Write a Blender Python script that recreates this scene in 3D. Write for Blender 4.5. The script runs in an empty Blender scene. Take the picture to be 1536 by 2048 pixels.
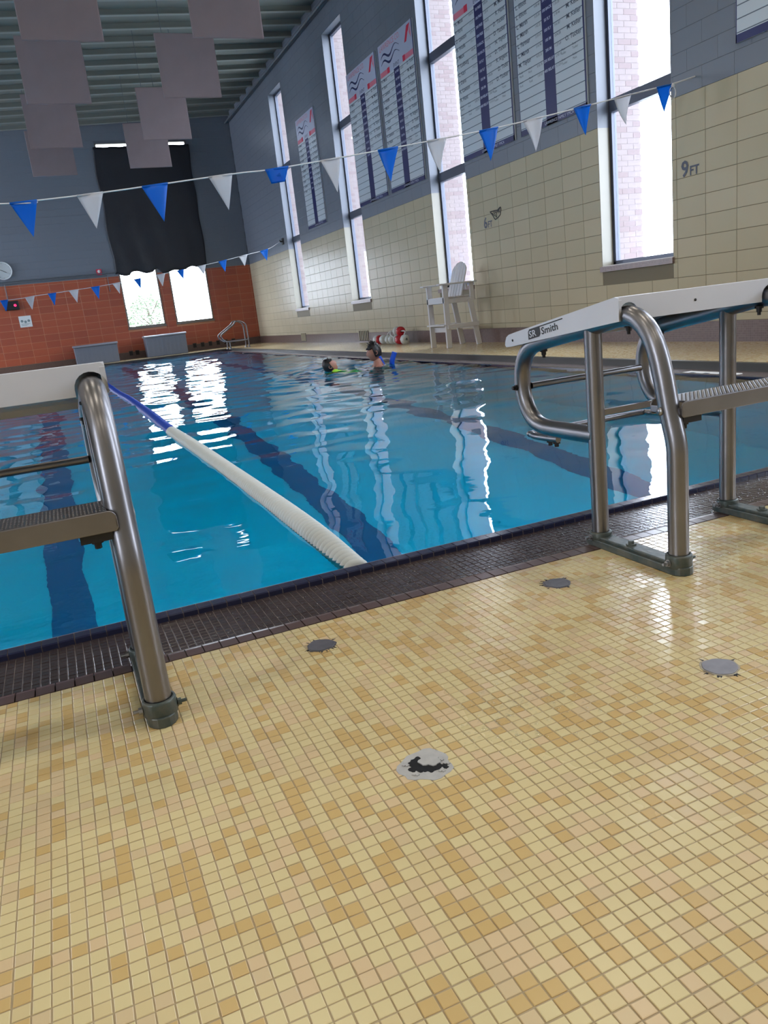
import bpy, bmesh, math, random
import numpy as np
from mathutils import Vector, Matrix
random.seed(7); RNG = np.random.default_rng(7)
S = bpy.context.scene
COL = S.collection
PI = math.pi

# ------------------------------------------------------------------ camera
cam_d = bpy.data.cameras.new('camera'); cam = bpy.data.objects.new('camera', cam_d); COL.objects.link(cam)
F_PX = 1562.25
cam_d.sensor_fit = 'VERTICAL'; cam_d.sensor_height = 24.0
cam_d.lens = F_PX * 24.0 / 2048.0
cam_d.clip_start = 0.05; cam_d.clip_end = 400
RW = np.array([[0.9155973, -0.3867126, -0.1101591], [-0.1978625, -0.194809, -0.9606768], [0.3500458, 0.9013894, -0.2548825]])          # rows: image right, image down, view axis, in world axes
cam.matrix_world = Matrix(((RW[0][0], -RW[1][0], -RW[2][0], 0), (RW[0][1], -RW[1][1], -RW[2][1], 0),
                           (RW[0][2], -RW[1][2], -RW[2][2], 0.9), (0, 0, 0, 1)))
S.camera = cam

# ------------------------------------------------------------------ sky and exposure
W = bpy.data.worlds.new('overcast_sky'); S.world = W; W.use_nodes = True
bg = W.node_tree.nodes['Background']; bg.inputs[0].default_value = (0.88, 0.965, 1.13, 1); bg.inputs[1].default_value = 11.0
S.view_settings.view_transform = 'Standard'; S.view_settings.look = 'None'
S.view_settings.gamma = 1.0; S.view_settings.use_curve_mapping = False
S.view_settings.exposure = 0.52
S.cycles.max_bounces = 10; S.cycles.diffuse_bounces = 6; S.cycles.glossy_bounces = 5
S.cycles.transmission_bounces = 8; S.cycles.transparent_max_bounces = 16
S.cycles.caustics_refractive = True; S.cycles.caustics_reflective = False
S.cycles.blur_glossy = 0.5; S.cycles.sample_clamp_indirect = 20.0
S.cycles.use_denoising = True

# ------------------------------------------------------------------ dimensions (m, camera at x=y=0, z=0.9)
XW, YF, XL, YB = 7.66, 30.9, -10.4, -5.5          # right wall, far wall, left wall, back wall
XE, YE = 5.97, 2.14                               # deck edges
PX0, PX1, PY0, PY1 = -8.3, 5.42, 2.678, 28.5       # water rectangle
ZW, ZRIM = -0.048, -0.035
ZB, ZBASE = 2.955, 0.25                           # tile top, base top
WZ0, WZ1 = 1.09, 7.48
RWIN = [(8.35, 9.79), (13.64, 15.09), (18.92, 20.27), (24.13, 25.50), (3.1, 4.53), (-2.15, -0.73)]
FWIN = [(2.80, 4.16), (4.56, 5.97)]
LWIN = [(a, b) for a, b in RWIN[1::2]] + [(27.6, 30.3)]  # unseen left openings; the last one is added to brighten the far wall
BWIN = []
BW, BH = 0.48, 0.2385                             # glazed block
def ceil_z(x): return 8.17 - (XW - x) * 0.042

# ------------------------------------------------------------------ helpers
class MB:
    def __init__(s): s.v = []; s.f = []; s.m = []; s.sm = []
    def add(s, vs, fs, mi=0, smooth=False):
        o = len(s.v); s.v += [tuple(p) for p in vs]
        for q in fs: s.f.append([o + i for i in q]); s.m.append(mi); s.sm.append(smooth)
    def box(s, c, d, rot=None, mi=0, skip=()):
        hx, hy, hz = d[0]/2, d[1]/2, d[2]/2
        P = [Vector((x, y, z)) for x in (-hx, hx) for y in (-hy, hy) for z in (-hz, hz)]
        if rot is not None: P = [rot @ p for p in P]
        P = [p + Vector(c) for p in P]
        F = {'-x': (0, 1, 3, 2), '+x': (4, 6, 7, 5), '-y': (0, 4, 5, 1), '+y': (2, 3, 7, 6), '-z': (0, 2, 6, 4), '+z': (1, 5, 7, 3)}
        s.add(P, [F[k] for k in F if k not in skip], mi)
    def b2(s, x0, x1, y0, y1, z0, z1, mi=0, skip=()):
        s.box(((x0+x1)/2, (y0+y1)/2, (z0+z1)/2), (x1-x0, y1-y0, z1-z0), None, mi, skip)
    def bar(s, a, b, w, h, mi=0, up=(0, 0, 1)):
        a, b = Vector(a), Vector(b); d = b - a; L = d.length; d.normalize()
        u = Vector(up); x = d.cross(u)
        if x.length < 1e-4: x = d.cross(Vector((0, 1, 0)))
        x.normalize(); z = x.cross(d)
        s.box((a+b)/2, (w, L, h), Matrix((x, d, z)).transposed(), mi)
    def tile(s, axis, u0, u1, v0, v1, top, depth, ch, mi=0):
        """a slab with a chamfered face looking along +axis ('z') or -axis ('x','y': faces the room)"""
        def P(u, v, w):
            if axis == 'z': return (u, v, w)
            if axis == 'x': return (w, u, v)      # wall at x, face towards -x
            return (u, w, v)                      # wall at y, face towards -y
        sg = 1 if axis == 'z' else -1
        o = [(u0, v0), (u1, v0), (u1, v1), (u0, v1)]
        i = [(u0+ch, v0+ch), (u1-ch, v0+ch), (u1-ch, v1-ch), (u0+ch, v1-ch)]
        V = [P(u, v, top - sg*depth) for u, v in o] + [P(u, v, top - sg*ch*0.7) for u, v in o] + [P(u, v, top) for u, v in i]
        Fq = [(8, 9, 10, 11)]
        for k in range(4):
            n = (k+1) % 4
            Fq += [(4+k, 4+n, 8+n, 8+k), (k, n, 4+n, 4+k)]
        if axis == 'x': Fq = [q[::-1] for q in Fq]
        s.add(V, Fq, mi)
    def tube(s, pts, r, n=12, caps=True, mi=0, up=None):
        pts = [Vector(p) for p in pts]; m = len(pts)
        rs = r if isinstance(r, (list, tuple)) else [r]*m
        T = []
        for i in range(m):
            t = pts[min(i+1, m-1)] - pts[max(i-1, 0)]; T.append(t.normalized())
        nrm = T[0].orthogonal().normalized() if up is None else Vector(up)
        V = []
        for i in range(m):
            nrm = (nrm - T[i]*nrm.dot(T[i])).normalized(); bn = T[i].cross(nrm)
            for k in range(n):
                a = 2*PI*k/n; V.append(pts[i] + (nrm*math.cos(a) + bn*math.sin(a))*rs[i])
        Fq = [(i*n+k, i*n+(k+1) % n, (i+1)*n+(k+1) % n, (i+1)*n+k) for i in range(m-1) for k in range(n)]
        s.add(V, Fq, mi, True)
        if caps:
            s.add([V[k] for k in range(n)], [tuple(range(n))[::-1]], mi); s.add([V[(m-1)*n+k] for k in range(n)], [tuple(range(n))], mi)
    def lathe(s, prof, c=(0, 0, 0), axis='z', n=20, mi=0, smooth=True, a0=0):
        V = []; m = len(prof)
        for r, h in prof:
            for k in range(n):
                a = a0 + 2*PI*k/n; x, y = r*math.cos(a), r*math.sin(a)
                p = {'z': (x, y, h), 'y': (x, h, y), 'x': (h, x, y)}[axis]
                V.append((p[0]+c[0], p[1]+c[1], p[2]+c[2]))
        Fq = [(i*n+k, i*n+(k+1) % n, (i+1)*n+(k+1) % n, (i+1)*n+k) for i in range(m-1) for k in range(n)]
        if axis == 'y': Fq = [q[::-1] for q in Fq]
        s.add(V, Fq, mi, smooth)
    def prism(s, poly, a0, a1, axis='x', mi=0):
        """polygon (u,v) extruded along axis: x -> (a,u,v), y -> (u,a,v), z -> (u,v,a)"""
        P = {'x': lambda u, v, a: (a, u, v), 'y': lambda u, v, a: (u, a, v), 'z': lambda u, v, a: (u, v, a)}[axis]
        n = len(poly)
        V = [P(u, v, a0) for u, v in poly] + [P(u, v, a1) for u, v in poly]
        s.add(V, [tuple(range(n)), tuple(range(2*n-1, n-1, -1))] + [(k, n+k, n+(k+1) % n, (k+1) % n) for k in range(n)], mi)
    def quad(s, *p, mi=0): s.add(p, [tuple(range(len(p)))], mi)
    def xf(s, M):
        s.v = [tuple(M @ Vector(p)) for p in s.v]; return s
    def build(s, name, mats, parent=None, kind=None, fix=True, auto=None, **tg):
        me = bpy.data.meshes.new(name); me.from_pydata(s.v, [], s.f)
        for m in (mats if isinstance(mats, (list, tuple)) else [mats]): me.materials.append(m)
        me.polygons.foreach_set('material_index', s.m); me.polygons.foreach_set('use_smooth', s.sm)
        if fix:
            b = bmesh.new(); b.from_mesh(me); bmesh.ops.recalc_face_normals(b, faces=b.faces); b.to_mesh(me); b.free()
        me.update()
        o = bpy.data.objects.new(name, me); COL.objects.link(o)
        if parent is not None: o.parent = parent
        if kind: o['kind'] = kind
        return tag(o, **tg)
def tag(o, label=None, cat=None, group=None, kind=None):
    if label: o['label'] = label
    if cat: o['category'] = cat
    if group: o['group'] = group
    if kind: o['kind'] = kind
    return o
def empty(name, loc, label=None, cat=None, group=None, rz=0):
    o = bpy.data.objects.new(name, None); COL.objects.link(o); o.location = loc; o.rotation_euler = (0, 0, rz); o.empty_display_size = .1
    return tag(o, label, cat, group)
def copy_tree(o, parent=None):
    c = o.copy(); COL.objects.link(c)
    if parent is not None: c.parent = parent
    for ch in list(o.children): copy_tree(ch, c)
    return c
def bevel(o, w, seg=2, ang=40):
    m = o.modifiers.new('bevel', 'BEVEL'); m.width = w; m.segments = seg; m.limit_method = 'ANGLE'; m.angle_limit = math.radians(ang); return o
def catmull(P, k=6):
    P = [Vector(p) for p in P]; Q = [P[0]*2-P[1]] + P + [P[-1]*2-P[-2]]; out = []
    for i in range(1, len(Q)-2):
        a, b, c, d = Q[i-1:i+3]
        for j in range(k):
            t = j/k; out.append(.5*((2*b) + (c-a)*t + (2*a-5*b+4*c-d)*t*t + (3*b-a-3*c+d)*t**3))
    return out + [P[-1]]

# ------------------------------------------------------------------ materials
def srgb(r, g, b):
    f = lambda c: (c/255/12.92) if c/255 <= .04045 else ((c/255+.055)/1.055)**2.4
    return (f(r), f(g), f(b), 1)
def mat(name, col, rough=.5, metal=0., spec=.5, noise=None, bump=None, coat=0., emit=None, var=None):
    m = bpy.data.materials.new(name); m.use_nodes = True; nt = m.node_tree; N = nt.nodes; L = nt.links
    b = N['Principled BSDF']; b.inputs['Base Color'].default_value = col; b.inputs['Roughness'].default_value = rough
    b.inputs['Metallic'].default_value = metal; b.inputs['Specular IOR Level'].default_value = spec; b.inputs['Coat Weight'].default_value = coat
    if coat: b.inputs['Coat Roughness'].default_value = .08
    if emit: b.inputs['Emission Color'].default_value = emit[0]; b.inputs['Emission Strength'].default_value = emit[1]
    tc = N.new('ShaderNodeTexCoord')
    if noise:                                  # (scale, second colour, contrast)
        n = N.new('ShaderNodeTexNoise'); n.inputs['Scale'].default_value = noise[0]; n.inputs['Detail'].default_value = 5
        L.new(tc.outputs['Object'], n.inputs['Vector'])
        r = N.new('ShaderNodeMapRange'); r.inputs[1].default_value = .5-noise[2]; r.inputs[2].default_value = .5+noise[2]
        L.new(n.outputs['Fac'], r.inputs[0])
        mx = N.new('ShaderNodeMix'); mx.data_type = 'RGBA'; mx.inputs[6].default_value = col; mx.inputs[7].default_value = noise[1]
        L.new(r.outputs[0], mx.inputs[0]); L.new(mx.outputs[2], b.inputs['Base Color'])
    if var:                                    # (scale, r0, r1): roughness patches
        n = N.new('ShaderNodeTexNoise'); n.inputs['Scale'].default_value = var[0]; n.inputs['Detail'].default_value = 3
        L.new(tc.outputs['Object'], n.inputs['Vector'])
        r = N.new('ShaderNodeMapRange'); r.inputs[1].default_value = .4; r.inputs[2].default_value = .62; r.inputs[3].default_value = var[1]; r.inputs[4].default_value = var[2]
        L.new(n.outputs['Fac'], r.inputs[0]); L.new(r.outputs[0], b.inputs['Roughness'])
    if bump:                                   # (scale, strength, distance)
        n = N.new('ShaderNodeTexNoise'); n.inputs['Scale'].default_value = bump[0]; n.inputs['Detail'].default_value = 4
        L.new(tc.outputs['Object'], n.inputs['Vector'])
        bp = N.new('ShaderNodeBump'); bp.inputs['Strength'].default_value = bump[1]; bp.inputs['Distance'].default_value = bump[2]
        L.new(n.outputs['Fac'], bp.inputs['Height']); L.new(bp.outputs['Normal'], b.inputs['Normal'])
    return m
def grid_mat(name, cols, joint, pitch, jw, rough=.3, plane='xy', var=None):
    """small mosaic too far away to build piece by piece: cell colours and joints from world position"""
    m = mat(name, cols[0], rough); nt = m.node_tree; N = nt.nodes; L = nt.links; b = N['Principled BSDF']
    tc = [n for n in N if n.type == 'TEX_COORD'][0]
    sep = N.new('ShaderNodeSeparateXYZ'); L.new(tc.outputs['Object'], sep.inputs[0])
    def mth(op, a, c=None):
        n = N.new('ShaderNodeMath'); n.operation = op
        for i, q in enumerate((a, c)):
            if q is None: continue
            if isinstance(q, (int, float)): n.inputs[i].default_value = q
            else: L.new(q, n.inputs[i])
        return n.outputs[0]
    ax = {'x': 0, 'y': 1, 'z': 2}; fl = []; msk = None
    for a in plane:
        u = mth('DIVIDE', sep.outputs[ax[a]], pitch); fl.append(mth('FLOOR', u))
        fr = mth('FRACT', u); e = mth('LESS_THAN', fr, jw/pitch); msk = e if msk is None else mth('MAXIMUM', msk, e)
    cb = N.new('ShaderNodeCombineXYZ'); L.new(fl[0], cb.inputs[0]); L.new(fl[1], cb.inputs[1])
    wn = N.new('ShaderNodeTexWhiteNoise'); wn.noise_dimensions = '3D'; L.new(cb.outputs[0], wn.inputs['Vector'])
    cr = N.new('ShaderNodeValToRGB'); cr.color_ramp.interpolation = 'CONSTANT'
    el = cr.color_ramp.elements
    el[0].position = 0; el[0].color = cols[0]; el[1].position = 1/len(cols); el[1].color = cols[1 % len(cols)]
    for i in range(2, len(cols)): q = el.new(i/len(cols)); q.color = cols[i]
    L.new(wn.outputs['Value'], cr.inputs[0])
    mx = N.new('ShaderNodeMix'); mx.data_type = 'RGBA'; L.new(msk, mx.inputs[0]); L.new(cr.outputs[0], mx.inputs[6]); mx.inputs[7].default_value = joint
    L.new(mx.outputs[2], b.inputs['Base Color'])
    return m
WHITE = srgb(225, 224, 222)
M = dict(
    paint=mat('painted_block', srgb(110, 117, 129), .38, bump=(60, .15, .002)),
    paint_joint=mat('painted_joint', srgb(101, 107, 119), .5),
    cream=mat('cream_glazed_block', srgb(184, 174, 149), .3, spec=.08, bump=(5, .10, .01), noise=(1.3, srgb(180, 171, 147), .25)),
    cream2=mat('cream_glazed_block_pale', srgb(186, 176, 152), .3, spec=.08, bump=(5, .10, .01)),
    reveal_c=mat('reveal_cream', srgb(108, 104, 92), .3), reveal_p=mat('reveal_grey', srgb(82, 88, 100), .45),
    cream_joint=mat('cream_joint', srgb(118, 110, 92), .7),
    terra=mat('terracotta_block', srgb(172, 88, 62), .34, noise=(2.2, srgb(160, 80, 58), .3)),
    terra2=mat('terracotta_block_dark', srgb(158, 80, 60), .34),
    terra_joint=mat('terracotta_joint', srgb(186, 128, 98), .7),
    brown=grid_mat('brown_mosaic_base', [srgb(92, 72, 66), srgb(86, 66, 62), srgb(98, 78, 72)], srgb(120, 100, 92), .027, .003, .35, 'yz'),
    brown_x=grid_mat('brown_mosaic_base_far', [srgb(92, 72, 66), srgb(86, 66, 62)], srgb(120, 100, 92), .027, .003, .35, 'xz'),
    sill=grid_mat('sill_mosaic', [srgb(128, 112, 112), srgb(118, 102, 104)], srgb(150, 136, 134), .027, .003, .3, 'yz'),
    deck=grid_mat('deck_mosaic_far', [srgb(214, 196, 150), srgb(206, 186, 138), srgb(216, 194, 156), srgb(190, 158, 104)], srgb(160, 140, 104), .0268, .003, .22),
    grout=mat('deck_grout', srgb(178, 160, 126), .75, noise=(9, srgb(160, 142, 112), .3)),
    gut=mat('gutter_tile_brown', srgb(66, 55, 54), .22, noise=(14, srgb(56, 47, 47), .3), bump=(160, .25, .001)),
    bull=mat('bullnose_brown', srgb(92, 72, 68), .28, noise=(8, srgb(82, 64, 60), .3)),
    rim=mat('rim_navy', srgb(40, 42, 66), .18),
    gjoint=mat('gutter_joint', srgb(132, 122, 118), .7),
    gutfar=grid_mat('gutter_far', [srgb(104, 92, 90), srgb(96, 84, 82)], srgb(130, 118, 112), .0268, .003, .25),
    darkface=mat('curb_face_dark', srgb(62, 62, 58), .35),
    pool=mat('pool_plaster', srgb(200, 242, 254), .6, noise=(1.1, srgb(194, 239, 254), .3)),
    lane=mat('pool_lane_navy', srgb(84, 124, 168), .5),
    steel=mat('brushed_steel', (.265, .258, .27, 1), .34, 1., bump=(40, .05, .002), noise=(7, (.21, .203, .212, 1), .3)),
    steel_d=mat('dull_steel', (.36, .36, .37, 1), .36, 1.),
    verd=mat('corroded_bronze', srgb(58, 74, 74), .42, .35, noise=(30, srgb(96, 96, 88), .2), bump=(60, .4, .003)),
    bolt=mat('dark_bolt', srgb(50, 50, 52), .4, .7),
    plat=mat('platform_white', srgb(208, 211, 221), .42, bump=(220, .12, .001), noise=(5, srgb(200, 203, 213), .3)),
    black=mat('black_plastic', srgb(22, 23, 27), .5),
    sheet=mat('black_sheet', srgb(26, 29, 38), .55, bump=(2.2, .5, .05)),
    alu=mat('window_frame_grey', srgb(70, 76, 92), .4, .2),
    alu2=mat('window_frame_bronze', srgb(120, 112, 104), .4, .2),
    brick=mat('outside_brick', srgb(116, 106, 107), .85, noise=(12, srgb(110, 100, 100), .3)),
    brick2=mat('outside_brick_dark', srgb(107, 94, 95), .85),
    mortar=mat('brick_mortar', srgb(121, 112, 112), .9),
    white=mat('white_paint', WHITE, .45),
    cord=mat('white_cord', srgb(214, 216, 220), .6),
    board=mat('board_pale', srgb(192, 202, 210), .3),
    board_h=mat('board_header', srgb(178, 184, 206), .3),
    navy=mat('board_navy', srgb(34, 40, 92), .35),
    red=mat('board_red', srgb(206, 44, 78), .4), red2=mat('board_red_pale', srgb(214, 120, 140), .4),
    ink=mat('board_ink', srgb(70, 80, 100), .6), inkl=mat('board_white_ink', srgb(190, 196, 220), .6), line=mat('board_line', srgb(96, 106, 122), .6),
    panel=mat('acoustic_panel_fabric', srgb(144, 128, 131), .95, bump=(140, .25, .003), noise=(3, srgb(136, 121, 124), .3)),
    deckc=mat('ceiling_deck_grey', srgb(118, 122, 118), .7),
    rib=mat('ceiling_rib', srgb(140, 145, 141), .6),
    bin=mat('grey_plastic_bin', srgb(112, 118, 132), .45), binl=mat('grey_bin_lid', srgb(138, 142, 152), .45),
    chair=mat('white_timber', srgb(206, 204, 206), .5, bump=(30, .1, .002)),
    skin=mat('skin', srgb(176, 124, 108), .5), hair=mat('black_hair', srgb(22, 20, 24), .45),
    neon=mat('lime_shirt', srgb(150, 220, 40), .6), noodle=mat('blue_foam', srgb(24, 84, 210), .6), trunks=mat('dark_trunks', srgb(24, 30, 60), .6),
    fred=mat('float_red', srgb(178, 30, 44), .4), fwhite=mat('float_white', srgb(198, 202, 200), .4), fblue=mat('float_blue', srgb(34, 70, 170), .35),
    plug=mat('plug_grey', srgb(104, 102, 108), .4, .2, noise=(40, srgb(84, 82, 88), .3)), plug2=mat('plug_pale', srgb(140, 138, 144), .4, .2, noise=(30, srgb(116, 114, 120), .3)),
    mortarg=mat('patch_mortar', srgb(176, 166, 146), .8, noise=(60, srgb(130, 122, 108), .25)), cement=mat('patch_cement', srgb(182, 180, 176), .8, noise=(40, srgb(160, 158, 156), .3)),
    hole_shade=mat('painted_void_shade', srgb(38, 36, 36), .7),  # dark colour standing in for the shade in vents and ports
    leaf=mat('tree_leaf', srgb(110, 124, 100), .7), bark=mat('tree_bark', srgb(90, 80, 70), .9), ground=mat('outside_ground', srgb(170, 172, 166), .9),
    paper=mat('notice_paper', srgb(214, 220, 222), .6), papi=mat('notice_ink', srgb(120, 140, 148), .6),
    clockf=mat('clock_face', srgb(188, 194, 196), .4), clockr=mat('clock_rim', srgb(214, 218, 222), .35),
    led=mat('led_red', srgb(220, 30, 60), .5, emit=((1, .02, .12, 1), 1.6)),
    conduit=mat('grey_conduit', srgb(96, 104, 112), .45),
    lamp=mat('lamp_lens', (1, 1, 1, 1), .5, emit=((1, .90, .74, 1), 62.)),
    back=mat('back_wall_paint', srgb(176, 172, 160), .6),
)
TILES = ['t0', 't1', 't2', 't3', 't4']
def tile_mat(name, col, col2):
    m = mat(name, col, .2); nt = m.node_tree; N = nt.nodes; L = nt.links; b = N['Principled BSDF']
    g = N.new('ShaderNodeNewGeometry'); n = N.new('ShaderNodeTexNoise'); n.inputs['Scale'].default_value = 2.6; n.inputs['Detail'].default_value = 4; L.new(g.outputs['Position'], n.inputs['Vector'])
    d = N.new('ShaderNodeVectorMath'); d.operation = 'DISTANCE'; d.inputs[1].default_value = (1.75, 1.75, 0); L.new(g.outputs['Position'], d.inputs[0])
    a = N.new('ShaderNodeMath'); a.operation = 'MULTIPLY_ADD'; L.new(n.outputs['Fac'], a.inputs[0]); a.inputs[1].default_value = 1.1; L.new(d.outputs['Value'], a.inputs[2])
    r = N.new('ShaderNodeMapRange'); r.inputs[1].default_value = .9; r.inputs[2].default_value = 1.9; r.inputs[3].default_value = .16; r.inputs[4].default_value = .3; L.new(a.outputs[0], r.inputs[0]); L.new(r.outputs[0], b.inputs['Roughness'])
    w = N.new('ShaderNodeMapRange'); w.inputs[1].default_value = 1.0; w.inputs[2].default_value = 2.0; w.inputs[3].default_value = .8; w.inputs[4].default_value = 0.; L.new(a.outputs[0], w.inputs[0]); L.new(w.outputs[0], b.inputs['Coat Weight']); b.inputs['Coat Roughness'].default_value = .2
    n2 = N.new('ShaderNodeTexNoise'); n2.inputs['Scale'].default_value = 5; n2.inputs['Detail'].default_value = 5; L.new(g.outputs['Position'], n2.inputs['Vector'])
    mx = N.new('ShaderNodeMix'); mx.data_type = 'RGBA'; mx.inputs[6].default_value = col; mx.inputs[7].default_value = col2; L.new(n2.outputs['Fac'], mx.inputs[0]); L.new(mx.outputs[2], b.inputs['Base Color'])
    return m
for k_, n_, c_, d_ in (('t0', 'deck_tile_cream', (214, 196, 147), (206, 189, 140)), ('t1', 'deck_tile_ochre', (202, 171, 112), (194, 164, 108)), ('t2', 'deck_tile_pink', (212, 186, 144), (206, 180, 140)),
                       ('t3', 'deck_tile_straw', (211, 191, 141), (203, 183, 136)), ('t4', 'deck_tile_beige', (208, 184, 142), (200, 178, 138))):
    M[k_] = tile_mat(n_, srgb(*c_), srgb(*d_))
def glass_mat(name):
    m = bpy.data.materials.new(name); m.use_nodes = True; N = m.node_tree.nodes; L = m.node_tree.links; N.clear()
    o = N.new('ShaderNodeOutputMaterial'); mx = N.new('ShaderNodeMixShader'); t = N.new('ShaderNodeBsdfTransparent'); g = N.new('ShaderNodeBsdfGlossy'); lw = N.new('ShaderNodeLayerWeight'); lw.inputs[0].default_value = .5
    pw = N.new('ShaderNodeMath'); pw.operation = 'POWER'; pw.inputs[1].default_value = 5; L.new(lw.outputs['Facing'], pw.inputs[0])
    f = N.new('ShaderNodeMath'); f.operation = 'MULTIPLY_ADD'; f.inputs[1].default_value = .9; f.inputs[2].default_value = .03; L.new(pw.outputs[0], f.inputs[0])
    g.inputs['Roughness'].default_value = .02; t.inputs[0].default_value = (.97, .98, .98, 1)
    L.new(f.outputs[0], mx.inputs[0]); L.new(t.outputs[0], mx.inputs[1]); L.new(g.outputs[0], mx.inputs[2]); L.new(mx.outputs[0], o.inputs[0]); return m
def cloth(name, col, tr):
    m = mat(name, col, .42); N = m.node_tree.nodes; L = m.node_tree.links; b = N['Principled BSDF']; t = N.new('ShaderNodeBsdfTranslucent'); t.inputs[0].default_value = tr
    x = N.new('ShaderNodeMixShader'); x.inputs[0].default_value = .62; o = [n for n in N if n.type == 'OUTPUT_MATERIAL'][0]
    L.new(b.outputs[0], x.inputs[1]); L.new(t.outputs[0], x.inputs[2]); L.new(x.outputs[0], o.inputs[0]); return m
M['flagb'] = cloth('flag_blue', srgb(26, 122, 216), srgb(40, 165, 236)); M['flagw'] = cloth('flag_white', srgb(222, 224, 228), srgb(226, 226, 230))
M['glass'] = glass_mat('window_glass'); M['drop'] = glass_mat('water_drop')
def water_mat():
    m = bpy.data.materials.new('pool_water'); m.use_nodes = True; N = m.node_tree.nodes; L = m.node_tree.links; N.clear()
    o = N.new('ShaderNodeOutputMaterial'); mx = N.new('ShaderNodeMixShader'); t = N.new('ShaderNodeBsdfRefraction'); g = N.new('ShaderNodeBsdfGlossy'); f = N.new('ShaderNodeFresnel')
    f.inputs[0].default_value = 1.33; t.inputs['IOR'].default_value = 1.33; t.inputs['Roughness'].default_value = 0.0; g.inputs['Roughness'].default_value = .015
    t.inputs[0].default_value = WATER_TINT
    tc = N.new('ShaderNodeTexCoord'); n = N.new('ShaderNodeTexNoise'); n.inputs['Scale'].default_value = 5.5; n.inputs['Detail'].default_value = 2
    L.new(tc.outputs['Object'], n.inputs['Vector'])
    b = N.new('ShaderNodeBump'); b.inputs['Strength'].default_value = .25; b.inputs['Distance'].default_value = .004; L.new(n.outputs['Fac'], b.inputs['Height'])
    for q in (t, g, f): L.new(b.outputs[0], q.inputs['Normal'])
    L.new(f.outputs[0], mx.inputs[0]); L.new(t.outputs[0], mx.inputs[1]); L.new(g.outputs[0], mx.inputs[2]); L.new(mx.outputs[0], o.inputs[0]); return m
WATER_TINT = (.015, .80, 1., 1)
M['water'] = water_mat()

# ------------------------------------------------------------------ daylight through the windows (portals guide the sky light)
def portal(c, sx, sz, axis):
    l = bpy.data.lights.new('window_portal', 'AREA'); l.shape = 'RECTANGLE'; l.size = sx; l.size_y = sz; l.cycles.is_portal = True
    o = bpy.data.objects.new('window_portal', l); COL.objects.link(o); o.location = c
    o.rotation_euler = (PI/2, 0, {'x': PI/2, 'y': PI, '-x': -PI/2, '-y': 0}[axis])
for a, b_ in RWIN: portal((XW+.27, (a+b_)/2, (WZ0+WZ1)/2), b_-a, WZ1-WZ0, 'x')
for a, b_ in FWIN: portal(((a+b_)/2, YF+.2, (WZ0+WZ1)/2), b_-a, WZ1-WZ0, 'y')

for a, b_ in LWIN: portal((XL-.1, (a+b_)/2, 4.), b_-a, 5.8, '-x')
for a, b_ in BWIN: portal(((a+b_)/2, YB-.1, 4.14), b_-a, 6.1, '-y')

# ------------------------------------------------------------------ structure: floor slabs
mb = MB()
mb.b2(XL, XW, YB, YE-.003, -.3, -.0016)
mb.b2(XE+.05, XW, YE, YF, -.3, 0, mi=1); mb.b2(XL, -8.8, YE, YF, -.3, 0, mi=1); mb.b2(-8.8, XE+.05, PY1+.5, YF, -.3, 0, mi=1)
floor = mb.build('floor', [M['grout'], M['deck']], kind='structure')
# mosaic of the deck, piece by piece around the camera
PT = .0268; J = .0025
tx0, tx1, ty0 = -1.2, 3.6, .25
def depth_of(x, y): return RW[2][0]*x + RW[2][1]*y + RW[2][2]*(0-.9)
def pix(x, y, z=0):
    q = RW @ np.array([x, y, z-.9]); return 768 + F_PX*q[0]/q[2], 1024 + F_PX*q[1]/q[2], q[2]
cells = []
pal = lambda: random.choices([0, 1, 2, 3, 4], [.44, .22, .12, .14, .08])[0]
ny = int((YE-.003-ty0)/PT); nx = int((tx1-tx0)/PT)
prev = {}
for iy in range(ny):
    for ix in range(nx):
        c = pal()
        if random.random() < .22 and (ix, iy-1) in prev: c = prev[(ix, iy-1)]
        prev[(ix, iy)] = c
        x = tx0 + ix*PT; y = YE-.004 - (iy+1)*PT
        px_, py_, d = pix(x+PT/2, y+PT/2)
        vis = d > .1 and 10 < px_ < 1526 and 10 < py_ < 2038
        cells.append((d if vis else 99, x, y, c))
near = set(id(c) for c in sorted(cells, key=lambda c: c[0])[:300])
PLUGS = [(.533, 1.974, .041), (1.312, 1.957, .043), (1.287, 1.272, .044), (.526, 1.287, .046)]
stuff = MB(); tile_me = {}
for k, tn in enumerate(TILES):
    b = MB(); b.tile('z', -PT/2+J/2, PT/2-J/2, -PT/2+J/2, PT/2-J/2, 0, .004, .0011)
    me = bpy.data.meshes.new('deck_tile'); me.from_pydata(b.v, [], b.f); me.materials.append(M[tn]); tile_me[k] = me
for c in cells:
    d, x, y, k = c
    jx, jy = random.uniform(-.0004, .0004), random.uniform(-.0004, .0004); z = random.uniform(-.0003, .0002)
    if any((x+PT/2-a)**2 + (y+PT/2-b)**2 < (r*.86)**2 for a, b, r in PLUGS): continue
    if id(c) in near:
        o = bpy.data.objects.new('deck_tile', tile_me[k]); COL.objects.link(o); o.parent = floor; o.location = (x+PT/2+jx, y+PT/2+jy, z); o.rotation_euler = (random.gauss(0, .010), random.gauss(0, .010), random.gauss(0, .01))
    else:
        n0 = len(stuff.v); stuff.tile('z', x+J/2+jx, x+PT-J/2+jx, y+J/2+jy, y+PT-J/2+jy, z, .004, .0011, k); ta, tb = random.gauss(0, .010), random.gauss(0, .010)
        for q in range(n0, len(stuff.v)): p = stuff.v[q]; stuff.v[q] = (p[0], p[1], p[2]+(p[0]-x-PT/2)*ta+(p[1]-y-PT/2)*tb)
stuff.build('deck_tiles', [M[t] for t in TILES], floor, kind='stuff', fix=False)
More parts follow.
